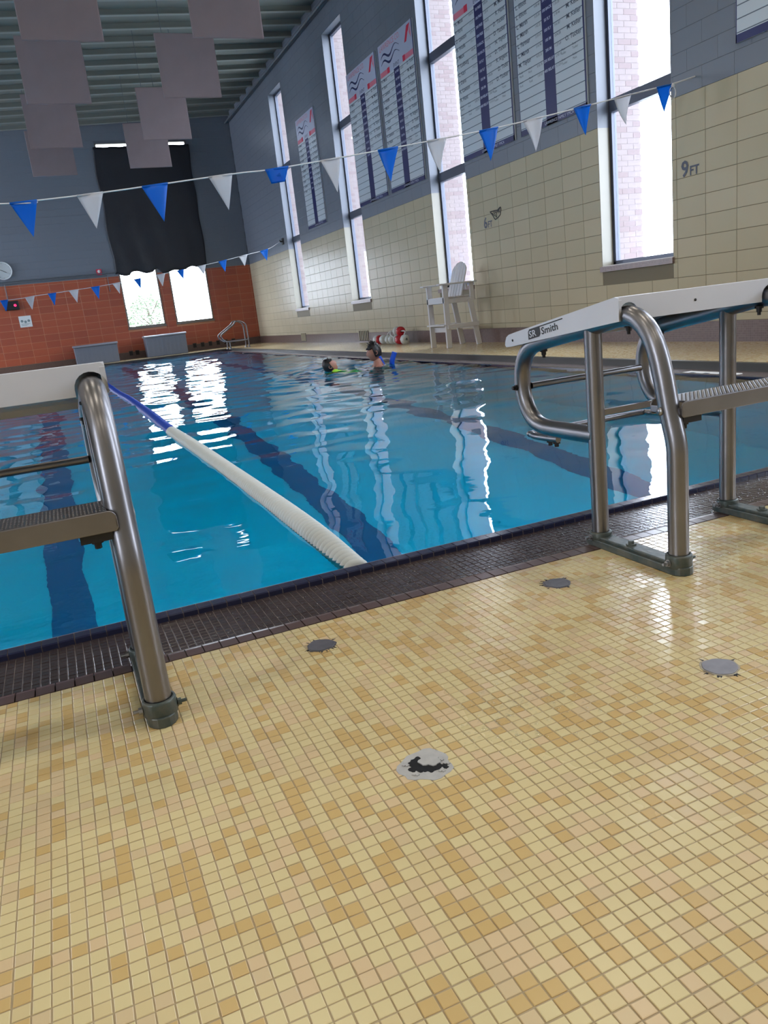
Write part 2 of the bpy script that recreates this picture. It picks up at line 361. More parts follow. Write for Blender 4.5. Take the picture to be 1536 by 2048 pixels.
# ------------------------------------------------------------------ gutter along the near edge
mb = MB()
mb.b2(XL+1.6, XE, YE, YE+.06, -.3, -.010); mb.b2(XL+1.6, XE, YE+.06, PY0-.066, -.3, -.0565); mb.b2(XL+1.6, XE, PY0-.066, PY0-.002, -.3, ZRIM-.004)
gut = mb.build('trim_1', M['gjoint'], kind='structure')
BP = .0505
bn = [(0, -.03), (0, 0), (.045, 0), (.060, -.002), (.072, -.008), (.080, -.017), (.084, -.028), (.084, -.056), (.02, -.056)]
bme = bpy.data.meshes.new('bullnose_tile'); b = MB(); b.prism(bn, -BP/2+.0018, BP/2-.0018, 'x')
bme.from_pydata(b.v, [], b.f); bme.materials.append(M['bull'])
bm_ = bmesh.new(); bm_.from_mesh(bme); bmesh.ops.recalc_face_normals(bm_, faces=bm_.faces); bm_.to_mesh(bme); bm_.free()
rn = [(0, -.06), (0, -.004), (.004, 0), (.05, 0), (.060, -.003), (.0665, -.011), (.0675, -.16), (.04, -.16)]
rme = bpy.data.meshes.new('rim_tile'); b = MB(); b.prism([(u, v) for u, v in rn], -BP/2+.0016, BP/2-.0016, 'x')
rme.from_pydata(b.v, [], b.f); rme.materials.append(M['rim'])
bm_ = bmesh.new(); bm_.from_mesh(rme); bmesh.ops.recalc_face_normals(bm_, faces=bm_.faces); bm_.to_mesh(rme); bm_.free()
x = -.75
while x < 3.3:
    o = bpy.data.objects.new('bullnose_tile', bme); COL.objects.link(o); o.parent = gut; o.location = (x, YE, random.uniform(-.0006, .0006))
    o = bpy.data.objects.new('rim_tile', rme); COL.objects.link(o); o.parent = gut; o.location = (x+.004, PY0-.0675, ZRIM)
    x += BP
far_b = MB(); far_r = MB()
for s0, s1 in ((XL+1.6, -.75-BP/2), (x-BP/2, XE)):
    far_b.prism([(u+YE, v) for u, v in bn], s0, s1, 'x'); far_r.prism([(u+PY0-.0675, v+ZRIM) for u, v in rn], s0, s1, 'x')
far_b.build('bullnose_run', M['bull'], gut); far_r.build('rim_run', M['rim'], gut)
GP = BP/2; gy0 = YE+.085; ngy = int((PY0-.0675-gy0)/GP); gpitch = (PY0-.0675-gy0)/ngy
gme = bpy.data.meshes.new('gutter_tile'); b = MB(); b.tile('z', -GP/2+.0011, GP/2-.0011, -gpitch/2+.0009, gpitch/2-.0009, 0, .004, .0012); gme.from_pydata(b.v, [], b.f); gme.materials.append(M['gut'])
gc = []
for i in range(int((3.3+.75)/GP)):
    for j in range(ngy):
        x = -.75-BP/2+(i+.5)*GP; y = gy0+(j+.5)*gpitch; p = pix(x, y, -.05)
        gc.append((p[2] if 5 < p[0] < 1530 else 99, x, y))
gc.sort(key=lambda c: c[0]); gs = MB()
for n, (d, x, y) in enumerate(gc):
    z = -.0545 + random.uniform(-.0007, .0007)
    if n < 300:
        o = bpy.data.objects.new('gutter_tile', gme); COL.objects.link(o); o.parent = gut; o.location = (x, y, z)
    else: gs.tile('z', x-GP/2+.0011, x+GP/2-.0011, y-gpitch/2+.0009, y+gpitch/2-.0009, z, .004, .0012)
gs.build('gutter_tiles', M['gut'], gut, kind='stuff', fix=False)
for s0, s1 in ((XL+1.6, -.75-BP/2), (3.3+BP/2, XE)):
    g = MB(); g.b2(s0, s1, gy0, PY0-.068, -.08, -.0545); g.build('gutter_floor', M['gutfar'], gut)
# gutters of the other sides
def side_gutter(name, horizontal, e0, e1, rng):
    """e0 deck edge, e1 water edge"""
    g = MB(); sg = 1 if e1 > e0 else -1
    def bx(a, b, z0, z1, mi):
        a, b = min(a, b), max(a, b)
        if horizontal: g.b2(rng[0], rng[1], a, b, z0, z1, mi)
        else: g.b2(a, b, rng[0], rng[1], z0, z1, mi)
    bx(e0-sg*.05, e0+sg*.02, -.3, 0.002, 0); bx(e0+sg*.02, e1-sg*.066, -.3, -.075, 1); bx(e1-sg*.066, e1, -.4, ZRIM, 2)
    return g.build(name, [M['darkface'], M['gutfar'], M['rim']], kind='structure')
side_gutter('trim_2', False, XE, PX1, (PY0-.06, PY1+.4)); side_gutter('trim_3', True, PY1+.45, PY1, (PX0, XE)); side_gutter('trim_4', False, -8.75, PX0, (PY0-.06, PY1+.4))

# ------------------------------------------------------------------ pool basin and water
prof = [(PY0-.002, -2.6), (9.0, -2.6), (14, -1.9), (PY1, -1.15)]
mb = MB()
for (y0, z0), (y1, z1) in zip(prof, prof[1:]): mb.quad((PX0, y0, z0), (PX1, y0, z0), (PX1, y1, z1), (PX0, y1, z1))
for X in (PX0, PX1):
    for (y0, z0), (y1, z1) in zip(prof, prof[1:]): mb.quad((X, y0, z0), (X, y1, z1), (X, y1, -.05), (X, y0, -.05))
mb.quad((PX0, PY0, -2.6), (PX1, PY0, -2.6), (PX1, PY0, -.09), (PX0, PY0, -.09)); mb.quad((PX0, PY1, -1.15), (PX1, PY1, -1.15), (PX1, PY1, -.05), (PX0, PY1, -.05))
basin = mb.build('pool_basin', M['pool'], kind='structure', fix=False)
def bz(y):
    for (y0, z0), (y1, z1) in zip(prof, prof[1:]):
        if y <= y1: return z0+(z1-z0)*(y-y0)/(y1-y0)
    return -1.15
LANE = 2.171
for k in range(-3, 3):
    xc = 1.955 + k*LANE; ys = [3.9, 9.0, 14, 26.6]; mb = MB()
    if xc+.15 > PX1 or xc < PX0: continue
    for a, b_ in zip(ys, ys[1:]): mb.quad((xc-.14, a, bz(a)+.006), (xc+.14, a, bz(a)+.006), (xc+.14, b_, bz(b_)+.006), (xc-.14, b_, bz(b_)+.006))
    mb.quad((xc-.5, 3.62, -2.594), (xc+.5, 3.62, -2.594), (xc+.5, 3.9, -2.594), (xc-.5, 3.9, -2.594))
    mb.quad((xc-.14, PY0+.006, -2.4), (xc+.14, PY0+.006, -2.4), (xc+.14, PY0+.006, -.3), (xc-.14, PY0+.006, -.3))
    mb.build('lane_marking', M['lane'], basin, fix=False)
mb = MB(); mb.b2(4.12-.14, 4.12+.14, PY0, PY0, 0, 0)
# water surface with real ripples
gx = np.arange(PX0, PX1+.05, .055); gy = np.concatenate([np.arange(PY0-.0005, 9, .05), np.arange(9, PY1+.05, .075)])
gx[-1] = PX1; gy[-1] = PY1
Xg, Yg = np.meshgrid(gx, gy); Z = np.zeros_like(Xg)
for lam, amp, nw, spread in ((2.4, .0016, 5, 2.6), (1.1, .0011, 8, 3.1), (.55, .00075, 10, 3.1), (.30, .00028, 10, 3.1)):
    for _ in range(nw):
        th = PI/2 + RNG.uniform(-spread/2, spread/2); l = lam*RNG.uniform(.75, 1.3); ph = RNG.uniform(0, 2*PI)
        warp = .25*np.sin(Xg*.7+ph)+.25*np.sin(Yg*.5+2*ph)
        Z += amp*np.sin(2*PI/l*(Xg*math.cos(th)+Yg*math.sin(th))+ph+2*warp)
rough = .45 + 1.5*np.clip((Yg-4)/9, 0, 1)                        # calmer near the end wall
for cx, cy, r0 in ((4.85, 11.9, 1.6), (4.1, 12.1, 1.5)):         # wake round the swimmers
    d = np.hypot(Xg-cx, Yg-cy); Z += .006*np.sin(2*PI*d/.42)*np.exp(-(d/r0)**2) + .004*np.sin(Xg*15+3*np.sin(Yg*6))*np.sin(Yg*17)*np.exp(-(d/1.3)**2)
Zt = ZW + Z*rough
V = np.stack([Xg.ravel(), Yg.ravel(), Zt.ravel()], 1); nxg, nyg = len(gx), len(gy)
idx = np.arange(nxg*nyg).reshape(nyg, nxg); Fq = np.stack([idx[:-1, :-1], idx[:-1, 1:], idx[1:, 1:], idx[1:, :-1]], -1).reshape(-1, 4)
me = bpy.data.meshes.new('pool_water'); me.from_pydata(V.tolist(), [], Fq.tolist()); me.materials.append(M['water'])
me.polygons.foreach_set('use_smooth', [True]*len(me.polygons)); me.update()
water = bpy.data.objects.new('pool_water', me); COL.objects.link(water); water['kind'] = 'structure'

# ------------------------------------------------------------------ walls
TH = .20
def wall_right():
    mb = MB(); seg = [YB] + [v for a, b in sorted(RWIN) for v in (a, b)] + [YF+TH]
    for i in range(0, len(seg), 2): mb.b2(XW+.012, XW+TH+.085, seg[i], seg[i+1], ZBASE, 8.6)
    for a, b in RWIN: mb.b2(XW+.012, XW+TH+.085, a, b, ZBASE, WZ0-.07); mb.b2(XW+.012, XW+TH+.085, a, b, WZ1, 8.6)
    mb2 = MB()
    w = mb.build('wall_right', M['paint_joint'], kind='structure'); return w
def split(a, b, holes):
    """interval a..b minus the holes"""
    out = [(a, b)]
    for h0, h1 in holes:
        nxt = []
        for p, q in out:
            if h1 <= p or h0 >= q: nxt.append((p, q)); continue
            if h0 > p: nxt.append((p, h0))
            if h1 < q: nxt.append((h1, q))
        out = nxt
    return [s for s in out if s[1]-s[0] > .02]
wr = wall_right()
rows = [ZBASE] + [.339+BH*i for i in range(30) if .339+BH*i < ZB-.02] + [ZB]
tl = []
for z0, z1 in zip(rows, rows[1:]):
    y = 7.313 - BW*27
    holes = [h for h in RWIN] if z1 > WZ0-.06 else []
    while y < YF:
        for p, q in split(max(y, YB), min(y+BW, YF), holes):
            d = pix(XW, (p+q)/2, (z0+z1)/2); vis = d[2] > 1 and -30 < d[0] < 1566 and d[1] > -20
            tl.append((d[2] if vis else 999, p, q, z0, z1))
        y += BW
tl.sort(key=lambda t: t[0]); tcache = {}
st = MB()
for n, (d, p, q, z0, z1) in enumerate(tl):
    if d > 900 and p > 6: pass
    mi = 0 if random.random() < .7 else 1; dx = random.uniform(-.0008, .0008)
    if n < 300:
        key = (round(q-p, 3), round(z1-z0, 3), mi)
        if key not in tcache:
            b = MB(); b.tile('x', -key[0]/2+.003, key[0]/2-.003, -key[1]/2+.003, key[1]/2-.003, 0, .02, .003)
            me = bpy.data.meshes.new('glazed_tile'); me.from_pydata(b.v, [], b.f); me.materials.append(M['cream' if mi == 0 else 'cream2']); tcache[key] = me
        o = bpy.data.objects.new('glazed_tile', tcache[key]); COL.objects.link(o); o.parent = wr; o.location = (XW+dx, (p+q)/2, (z0+z1)/2)
    else: st.tile('x', p+.003, q-.003, z0+.003, z1-.003, XW+dx, .02, .003, mi)
st.build('glazed_tiles', [M['cream'], M['cream2']], wr, kind='stuff', fix=False)
jb = MB()                                                   # cream joint bed behind the glazed tiles
for a, b_ in split(YB, YF, RWIN): jb.b2(XW+.004, XW+.0125, a, b_, ZBASE, ZB)
for a, b_ in RWIN: jb.b2(XW+.004, XW+.0125, a, b_, ZBASE, WZ0-.07)
jb.build('joint_bed', M['cream_joint'], wr)
def painted(axis, wall, fixed, a, b, zz0, zz1, holes, phase):
    st = MB(); z = zz0; r = 0
    while z < zz1:
        z1 = min(z+BH, zz1); u = a - (BW/2 if r % 2 else 0) - phase
        while u < b:
            for p, q in split(max(u, a), min(u+BW, b), [h for h in holes if z < WZ1]): st.tile(axis, p+.001, q-.001, z+.001, z1-.001, fixed, .013, .002)
            u += BW
        z = z1; r += 1
    st.build('painted_blocks', M['paint'], wall, kind='stuff', fix=False)
painted('x', wr, XW, YB, YF, ZB, 8.3, RWIN, .1)
# coloured window reveals: cream below, paint above
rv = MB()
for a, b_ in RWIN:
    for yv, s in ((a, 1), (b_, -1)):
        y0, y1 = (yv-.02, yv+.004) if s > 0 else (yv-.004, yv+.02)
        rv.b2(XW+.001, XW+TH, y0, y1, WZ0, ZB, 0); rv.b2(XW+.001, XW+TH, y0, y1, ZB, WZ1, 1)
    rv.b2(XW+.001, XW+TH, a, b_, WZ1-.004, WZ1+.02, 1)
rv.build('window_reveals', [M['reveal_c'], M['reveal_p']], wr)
def baseboard_right():
    mb = MB(); mb.b2(XW-.012, XW+.3, YB, YF, 0, ZBASE)
    return mb.build('baseboard_right', M['brown'], kind='structure')
baseboard_right()
# far wall
mb = MB()
segs = split(XL, XW+.3, FWIN)
for a, b_ in segs: mb.b2(a, b_, YF+.012, YF+TH+.1, 0, 8.6)
for a, b_ in FWIN: mb.b2(a, b_, YF+.012, YF+TH+.1, 0, WZ0-.02); mb.b2(a, b_, YF+.012, YF+TH+.1, 7.40, 8.6)
wf = mb.build('wall_far', M['paint_joint'], kind='structure')
zr = [ZBASE] + [.25+.24*0 + 1.205+.2385*i for i in range(-4, 7) if 1.205+.2385*i+.25 < ZB] ; zr = [ZBASE] + [1.205+.2385*i for i in range(-3, 8) if ZBASE+.03 < 1.205+.2385*i < ZB-.03] + [ZB]
fs = MB(); fc = {}; nfar = 0
for z0, z1 in zip(zr, zr[1:]):
    x = -.085 - BW*22
    while x < XW:
        for p, q in split(max(x, XL), min(x+BW, XW), FWIN if z1 > WZ0 else []):
            mi = 0 if random.random() < .6 else 1; dy = random.uniform(-.0015, .0015)
            if p > -1.7:
                key = (round(q-p, 3), round(z1-z0, 3), mi)
                if key not in fc:
                    b = MB(); b.tile('y', -key[0]/2+.006, key[0]/2-.006, -key[1]/2+.006, key[1]/2-.006, 0, .02, .004)
                    me = bpy.data.meshes.new('terracotta_tile'); me.from_pydata(b.v, [], b.f); me.materials.append(M['terra' if mi == 0 else 'terra2']); fc[key] = me
                o = bpy.data.objects.new('terracotta_tile', fc[key]); COL.objects.link(o); o.parent = wf; o.location = ((p+q)/2, YF+dy, (z0+z1)/2); nfar += 1
            else: fs.tile('y', p+.006, q-.006, z0+.006, z1-.006, YF+dy, .02, .004, mi)
        x += BW
fs.build('terracotta_tiles', [M['terra'], M['terra2']], wf, kind='stuff', fix=False)
jb = MB()
for a, b_ in split(XL, XW, FWIN): jb.b2(a, b_, YF+.004, YF+.0125, ZBASE, ZB)
for a, b_ in FWIN: jb.b2(a, b_, YF+.004, YF+.0125, ZBASE, WZ0-.02)
jb.build('joint_bed', M['terra_joint'], wf)
painted('y', wf, YF, XL, XW, ZB, 8.3, FWIN, .2)
mb = MB(); mb.b2(XL, XW-.012, YF-.012, YF+.02, 0, ZBASE); mb.build('baseboard_far', M['brown_x'], kind='structure')
mb = MB()
for a, b_ in split(YB, YF, LWIN): mb.b2(XL-.2, XL, a, b_, 0, 8.6)
for a, b_ in LWIN: mb.b2(XL-.2, XL, a, b_, 0, WZ0); mb.b2(XL-.2, XL, a, b_, 6.9, 8.6)
mb.build('wall_left', M['back'], kind='structure')
mb = MB()
for a, b_ in split(XL-.2, XW+.3, BWIN): mb.b2(a, b_, YB-.2, YB, 0, 8.6)
for a, b_ in BWIN: mb.b2(a, b_, YB-.2, YB, 0, WZ0); mb.b2(a, b_, YB-.2, YB, 7.2, 8.6)
mb.build('wall_back', M['back'], kind='structure')
# ceiling: sloping deck with light-edged ribs every 0.9 m
mb = MB(); mb.prism([(XL-.2, ceil_z(XL-.2)+.12), (XW+.5, ceil_z(XW+.5)+.12), (XW+.5, ceil_z(XW+.5)+.5), (XL-.2, ceil_z(XL-.2)+.5)], YB-.2, YF+.3, 'y')
cl = mb.build('ceiling', M['deckc'], kind='structure')
y = 20.788 - .9*28
while y < YF:
    if y > YB:
        mb = MB(); mb.prism([(XL, ceil_z(XL)), (XW, ceil_z(XW)), (XW, ceil_z(XW)+.125), (XL, ceil_z(XL)+.125)], y-.03, y+.03, 'y')
        mb.prism([(XL, ceil_z(XL)-.012), (XW, ceil_z(XW)-.012), (XW, ceil_z(XW)+.003), (XL, ceil_z(XL)+.003)], y-.055, y+.055, 'y', 1)
        mb.build('ceiling_rib', [M['deckc'], M['rib']], cl)
    y += .9
mb = MB()
for s in (0, 1): mb.tube([(XW-.05-.1*s, YB, ceil_z(XW)-.12-.1*s), (XW-.05-.1*s, YF, ceil_z(XW)-.12-.1*s)], .03, 8)
mb.build('trim_5', M['conduit'], kind='structure')

# ------------------------------------------------------------------ windows
def right_window(n, a, b_):
    w = empty('window_%d' % n, (XW+.2, (a+b_)/2, WZ0)); w['kind'] = 'structure'
    x0, x1 = -.0, .085; h = WZ1-WZ0; hw = (b_-a)/2
    f = MB(); t = .055
    f.b2(x0, x1, -hw, -hw+t, 0, h); f.b2(x0, x1, hw-t, hw, 0, h); f.b2(x0, x1, -hw, hw, 0, t); f.b2(x0, x1, -hw, hw, h-t, h)
    bevel(f.build('window_frame', M['alu'], w), .004)
    mz = [3.14-WZ0, 5.30-WZ0]
    for z in mz:
        m = MB(); m.b2(x0-.02, x1, -hw+t, hw-t, z, z+.17); bevel(m.build('mullion', M['alu'], w), .006)
    zs = [t, mz[0]], [mz[0]+.17, mz[1]], [mz[1]+.17, h-t]
    for z0, z1 in zs:
        p = MB(); p.b2(.045, .051, -hw+t, hw-t, z0, z1); p.build('pane', M['glass'], w)
    s = MB(); s.b2(-.235, .0, -hw-.02, hw+.02, -.085, -.012, 0); s.b2(-.2, .0, -hw, hw, -.012, 0, 1)
    s.build('sill', [M['sill'], M['white']], w)
    # outside: brick pier standing out beside the opening, courses built
    br = MB(); L = .47; yb = hw+.0
    z = -1.2; k = 0
    while z < h+1.0:
        u = .09 - (.11 if k % 2 else 0)
        while u < .09+L:
            p, q = max(u, .09), min(u+.22, .09+L)
            if q-p > .03:
                br.box(((p+q)/2, yb+.06, z+.0325), (q-p-.004, .12, .066), None, 0 if random.random() < .7 else 1)
            u += .22
        z += .075; k += 1
    mo = MB(); mo.b2(.09, .09+L-.006, yb+.003, yb+.6, -1.2, h+1.0)
    pier = br.build('brick_courses', [M['brick'], M['brick2']], w, kind='stuff'); mo.build('brick_pier', M['mortar'], w)
for n, (a, b_) in enumerate(RWIN): right_window(n+1, a, b_)
for n, (a, b_) in enumerate(FWIN):
    w = empty('window_%d' % (n+7), ((a+b_)/2, YF+.05, WZ0)); w['kind'] = 'structure'; hw = (b_-a)/2; h = 7.40-WZ0
    f = MB(); t = .05
    f.b2(-hw, -hw+t, -.06, .06, -.02, h); f.b2(hw-t, hw, -.06, .06, -.02, h); f.b2(-hw, hw, -.06, .06, -.02, t); f.b2(-hw, hw, -.06, .06, h-.03, h)
    bevel(f.build('window_frame', M['alu2'], w), .005)
    p = MB(); p.b2(-hw+t, hw-t, .02, .026, t, h-.03); p.build('pane', M['glass'], w)
    s = MB(); s.b2(-hw-.02, hw+.02, -.09, -.06, -.05, 0.01); s.build('sill', M['alu2'], w)
# black sheet over the upper parts
nx_, nz_ = 60, 40; V = []; 
for j in range(nz_+1):
    for i in range(nx_+1):
        u, v = i/nx_, j/nz_; zb = 2.99 + .05*math.sin(u*9)+.035*math.sin(u*31+1) + (.12 if .40 < u < .5 else 0)*math.sin((u-.4)/.1*PI) - (.06 if .04 < u < .16 else 0)
        zt = 7.27 + .01*math.sin(u*40); x0 = 2.70+.03*math.sin(v*14)-.02*v*0; x1 = 6.04-.02*math.sin(v*17+1)
        V.append((x0+(x1-x0)*u, YF-.035-.018*math.sin(u*26+v*5)*(.4+.6*(1-v))-.01*math.sin(v*21), zb+(zt-zb)*v))
mb = MB(); mb.add(V, [(j*(nx_+1)+i, j*(nx_+1)+i+1, (j+1)*(nx_+1)+i+1, (j+1)*(nx_+1)+i) for j in range(nz_) for i in range(nx_)], 0, True)
o = mb.build('blackout_sheet', M['sheet'], fix=False, label='large black plastic sheet taped over the tall windows in the far wall', cat='sheet')
sm = o.modifiers.new('thick', 'SOLIDIFY'); sm.thickness = .006
# outside
mb = MB(); mb.b2(-60, 90, YF+.5, 120, -.6, -.5); mb.b2(XW+1.4, 90, -60, YF+.5, -.6, -.5); mb.build('ground', M['ground'], kind='structure')
tr = empty('tree', (5.4, 46, -.5), 'pale leafy tree outside the left far-wall window', 'tree')
mb = MB(); mb.tube([(0, 0, 0), (.05, 0, 1.2), (-.05, 0, 2.6)], [.16, .12, .06], 8)
for k in range(7):
    a = k*.9; mb.tube([(0, 0, .9+.2*k), (.9*math.cos(a), .9*math.sin(a), 1.6+.25*k)], [.05, .015], 6)
mb.build('trunk', M['bark'], tr)
mb = MB()
for _ in range(2600):
    c = Vector(RNG.normal(0, 1, 3)); c.normalize(); c *= RNG.uniform(.3, 1)**.5; c = Vector((c.x*1.5, c.y*1.5, 2.1+c.z*1.35))
    q = Matrix.Rotation(RNG.uniform(0, 6), 3, 'Z') @ Matrix.Rotation(RNG.uniform(0, 3), 3, 'X'); r = RNG.uniform(.05, .12)
    mb.add([c+q @ Vector(p)*r for p in ((-1, 0, 0), (0, -.5, 0), (1, 0, 0), (0, .5, .1))], [(0, 1, 2, 3)])
mb.build('foliage', M['leaf'], tr, kind='stuff', fix=False)

# ================================================================== things
# ------------------------------------------------------------------ text printed flat
TXT = {}
def text_tris(s, size=1., align='LEFT', bold=0.):
    key = (s, align, bold)
    if key not in TXT:
        cu = bpy.data.curves.new('text', 'FONT'); cu.body = s; cu.size = 1; cu.align_x = align; cu.resolution_u = 2; cu.offset = bold
        ob = bpy.data.objects.new('text', cu); COL.objects.link(ob)
        me = bpy.data.meshes.new_from_object(ob)
        TXT[key] = ([tuple(v.co) for v in me.vertices], [tuple(p.vertices) for p in me.polygons])
        bpy.data.objects.remove(ob); bpy.data.curves.remove(cu); bpy.data.meshes.remove(me)
    v, f = TXT[key]; return [(x*size, y*size) for x, y, z in v], f
def put_text(mb, s, org, ux, uy, size, align='LEFT', mi=0, squeeze=1., bold=0.):
    v, f = text_tris(s, size, align, bold); o = Vector(org); ux = Vector(ux); uy = Vector(uy)
    mb.add([o + ux*x*squeeze + uy*y for x, y in v], f, mi)

# ------------------------------------------------------------------ starting blocks
BWD = .588
def starting_block(loc, label):
    t = empty('starting_block', loc, label, 'starting block', 'starting blocks at the pool edge')
    side = [(0, .03), (0, .20), (0, .35), (.004, .41), (.022, .475), (.036, .53), (.052, .60), (.070, .66), (.095, .715), (.132, .758), (.18, .782), (.24, .781), (.34, .764), (.50, .737), (.66, .710),
            (.742, .690), (.795, .650), (.822, .590), (.824, .52), (.800, .455), (.752, .408), (.68, .389), (.56, .388), (.38, .390)]
    path = catmull(side, 5)
    for x in (0, BWD):
        mb = MB(); mb.tube([(x, p[0], p[1]) for p in [(q.x, q.y) for q in [Vector((a.x, a.y)) for a in path]]], .031, 18, up=(1, 0, 0)); mb.build('frame_tube', M['steel'], t)
        mb = MB(); mb.tube([(x, .38, .03), (x, .38, .745)], .029, 18); mb.build('front_post', M['steel'], t)
        # corroded foot bracket with cup and bolts
        mb = MB(); pl = []
        for k in range(9): a = PI + PI*k/8; pl.append((.037*math.cos(a), -.002+.044*math.sin(a)))
        pl += [(.037, .41), (.03, .425), (-.03, .425), (-.037, .41)]
        mb.prism([(x+u, v) for u, v in pl], .0, .026, 'z')
        mb.lathe([(.0335, .02), (.0405, .02), (.0405, .058), (.037, .062), (.0335, .062)], (x, 0, 0), 'z', 20); mb.lathe([(.031, .02), (.039, .02), (.039, .046), (.036, .05), (.031, .05)], (x, .38, 0), 'z', 20)
        mb.b2(x-.026, x+.026, .03, .36, .024, .036)
        fb = bevel(mb.build('foot_bracket', M['verd'], t), .003)
        for c, ax in (((x-.041, .0, .038), 'x'), ((x+.041, .0, .036), 'x'), ((x-.039, .385, .032), 'x'), ((x, .22, .036), 'z')):
            b = MB(); sg = -1 if c[0] < x else 1
            if ax == 'x': b.lathe([(0, sg*.022), (.0045, sg*.022), (.0045, sg*.009), (.009, sg*.009), (.009, sg*.001), (.012, sg*.001), (.012, 0)], c, 'x', 8, smooth=False)
            else: b.lathe([(.018, 0), (.018, .004), (.010, .004), (.010, .014), (0, .014)], c, 'z', 6, smooth=False)
            b.build('bolt', M['steel_d'] if ax == 'x' and sg < 0 else M['verd'], fb)
    # platform: open shell, sloping down to the water
    out = [(.203, .770), (.197, .832), (.203, .841), (.216, .844), (.80, .745), (.842, .737), (.860, .728), (.869, .712), (.873, .698), (.866, .690), (.84, .691)]
    mb = MB()
    for x0 in (-.038, BWD+.026): mb.prism(out, x0, x0+.012, 'x')
    top = [(.203, .841), (.216, .844), (.80, .745), (.842, .737), (.860, .728), (.869, .712), (.873, .698), (.866, .690), (.855, .692), (.85, .712), (.838, .722), (.80, .728), (.22, .825), (.208, .825)]
    mb.prism(top, -.027, BWD+.027, 'x')
    rear = [(-.038, .770), (-.038, .835), (-.03, .843), (BWD+.03, .843), (BWD+.038, .835), (BWD+.038, .770)]
    def arch(cx, r=.038, zc=.787): return [(cx+r*math.cos(a), zc+r*math.sin(a)) for a in [PI*k/10 for k in range(11)]]
    a1 = [(.038+0, .770)] + [(p[0], p[1]) for p in arch(0)] ; 
    poly = [(-.038, .835), (-.03, .843), (BWD+.03, .843), (BWD+.038, .835), (BWD+.038, .770)] + [(BWD+.0375, .770)] + arch(BWD)[0:] + [(BWD-.0375, .770), (.0375, .770)] + arch(0) + [(-.0375, .770)]
    mb.prism(poly, .198, .210, 'y')
    bevel(mb.build('platform', M['plat'], t), .004, 2, 50)
    mb = MB(); a, b_ = Vector((.06, .26, .823)), Vector((.06, .80, .7315)); n = 0
    for px_, py_ in ((-.0385, .80), (-.0385, .30), (BWD/2, .197)):
        pass
    mb.lathe([(0, -.0022), (.0045, -.0022), (.0045, .004)], (-.038, .815, .716), 'x', 10); mb.build('rivet', M['bolt'], t)
    mb = MB(); mb.lathe([(0, -.0025), (.0045, -.0025), (.0045, .004)], (BWD/2-.03, .1985, .806), 'y', 10); mb.build('rivet', M['bolt'], t)
    # maker's plate lettering on both sides
    d = Vector((0, .63, -.106)).normalized(); up = Vector((0, .166, .986))
    for s, x in ((-1, -.0384), (1, BWD+.0384)):
        u = -d if s < 0 else d; o = (Vector((x, .705, .7175)) if s < 0 else Vector((x, .475, .756)))
        mb = MB(); P = lambda a, b: tuple(o+u*a+up*b+Vector((s*.0004, 0, 0)))
        mb.add([P(a, b) for a, b in [(0, 0), (.072, 0), (.082, .008), (.082, .036), (.014, .036), (.004, .028)]], [(0, 1, 2, 3, 4, 5)], 0)
        mb.add([P(a, b) for a, b in [(.082, .032), (.225, .032), (.225, .036), (.082, .036)]], [(0, 1, 2, 3)], 0)
        put_text(mb, 'SR', o+u*.008+up*.006+Vector((s*.0009, 0, 0)), u, up, .033, 'LEFT', 1, 1.35, .01)
        put_text(mb, 'Smith', o+u*.088+up*.004+Vector((s*.0005, 0, 0)), u, up, .034, 'LEFT', 0, 1.35, .018)
        mb.build('maker_lettering', [M['black'], M['plat']], t, fix=False)
    # under-platform fixing bolts
    for x in (0, BWD):
        for y in (.225, .70):
            z = .781-.17*(y-.24)-.031; mb = MB(); mb.lathe([(.014, .004), (.014, -.004), (.009, -.004), (.009, -.016), (.006, -.016), (.006, -.026), (0, -.026)], (x+(.02 if x == 0 else -.02), y, z), 'z', 8, smooth=False); mb.build('bolt', M['bolt'], t)
    # backstroke bars
    mb = MB(); mb.tube([(.03, .812, .535), (BWD-.03, .812, .535)], .0125, 12); mb.build('grip_bar', M['steel'], t)
    for x, s in ((-.031, -1), (BWD+.031, 1)):
        mb = MB(); mb.lathe([(0, s*.018), (.008, s*.018), (.008, s*.006), (.012, s*.006), (.012, 0)], (x, .822, .535), 'x', 6, smooth=False); mb.build('bolt', M['bolt'], t)
    mb = MB(); lo = catmull([(-.005, .60, .352), (-.005, .74, .348), (.012, .798, .347), (.06, .822, .347), (BWD-.06, .822, .347), (BWD-.012, .798, .347), (BWD+.005, .74, .348), (BWD+.005, .60, .352)], 5)
    mb.tube(lo, .0125, 10); mb.build('foot_bar', M['steel'], t)
    for x in (0, BWD):
        for y in (.62, .66):
            mb = MB(); mb.lathe([(.015, .362), (.015, .334), (.009, .334), (.009, .322), (0, .322)], (x, y, 0), 'z', 6, smooth=False); mb.build('bolt', M['bolt'], t)
    # rear step with diamond tread
    mb = MB(); pr = []; z0, z1 = .482, .530; y0, y1 = -.012, .125; r = .012
    for q0, q1 in ((y0, y0+.006), (y1-.006, y1)):
        cr = .018; pl = [(.010, z0+.006), (.016, z0), (BWD-.016, z0), (BWD-.010, z0+.006)] + [(BWD-.010-cr+cr*math.cos(a), z1-cr+cr*math.sin(a)) for a in [PI/2*k/5 for k in range(6)]] + [(.010+cr-cr*math.cos(a), z1-cr+cr*math.sin(a)) for a in [PI/2*(1-k/5) for k in range(6)]]
        mb.prism(pl, q0, q1, 'y')
    cr = .018
    mb.b2(.010+cr, BWD-.010-cr, y0, y1, z1-.005, z1)
    mb.b2(.010, .016, y0, y1, z0+.008, z1-cr); mb.b2(BWD-.016, BWD-.010, y0, y1, z0+.008, z1-cr)
    st = bevel(mb.build('step', M['steel'], t), .0045, 3)
    mb = MB(); k = 0
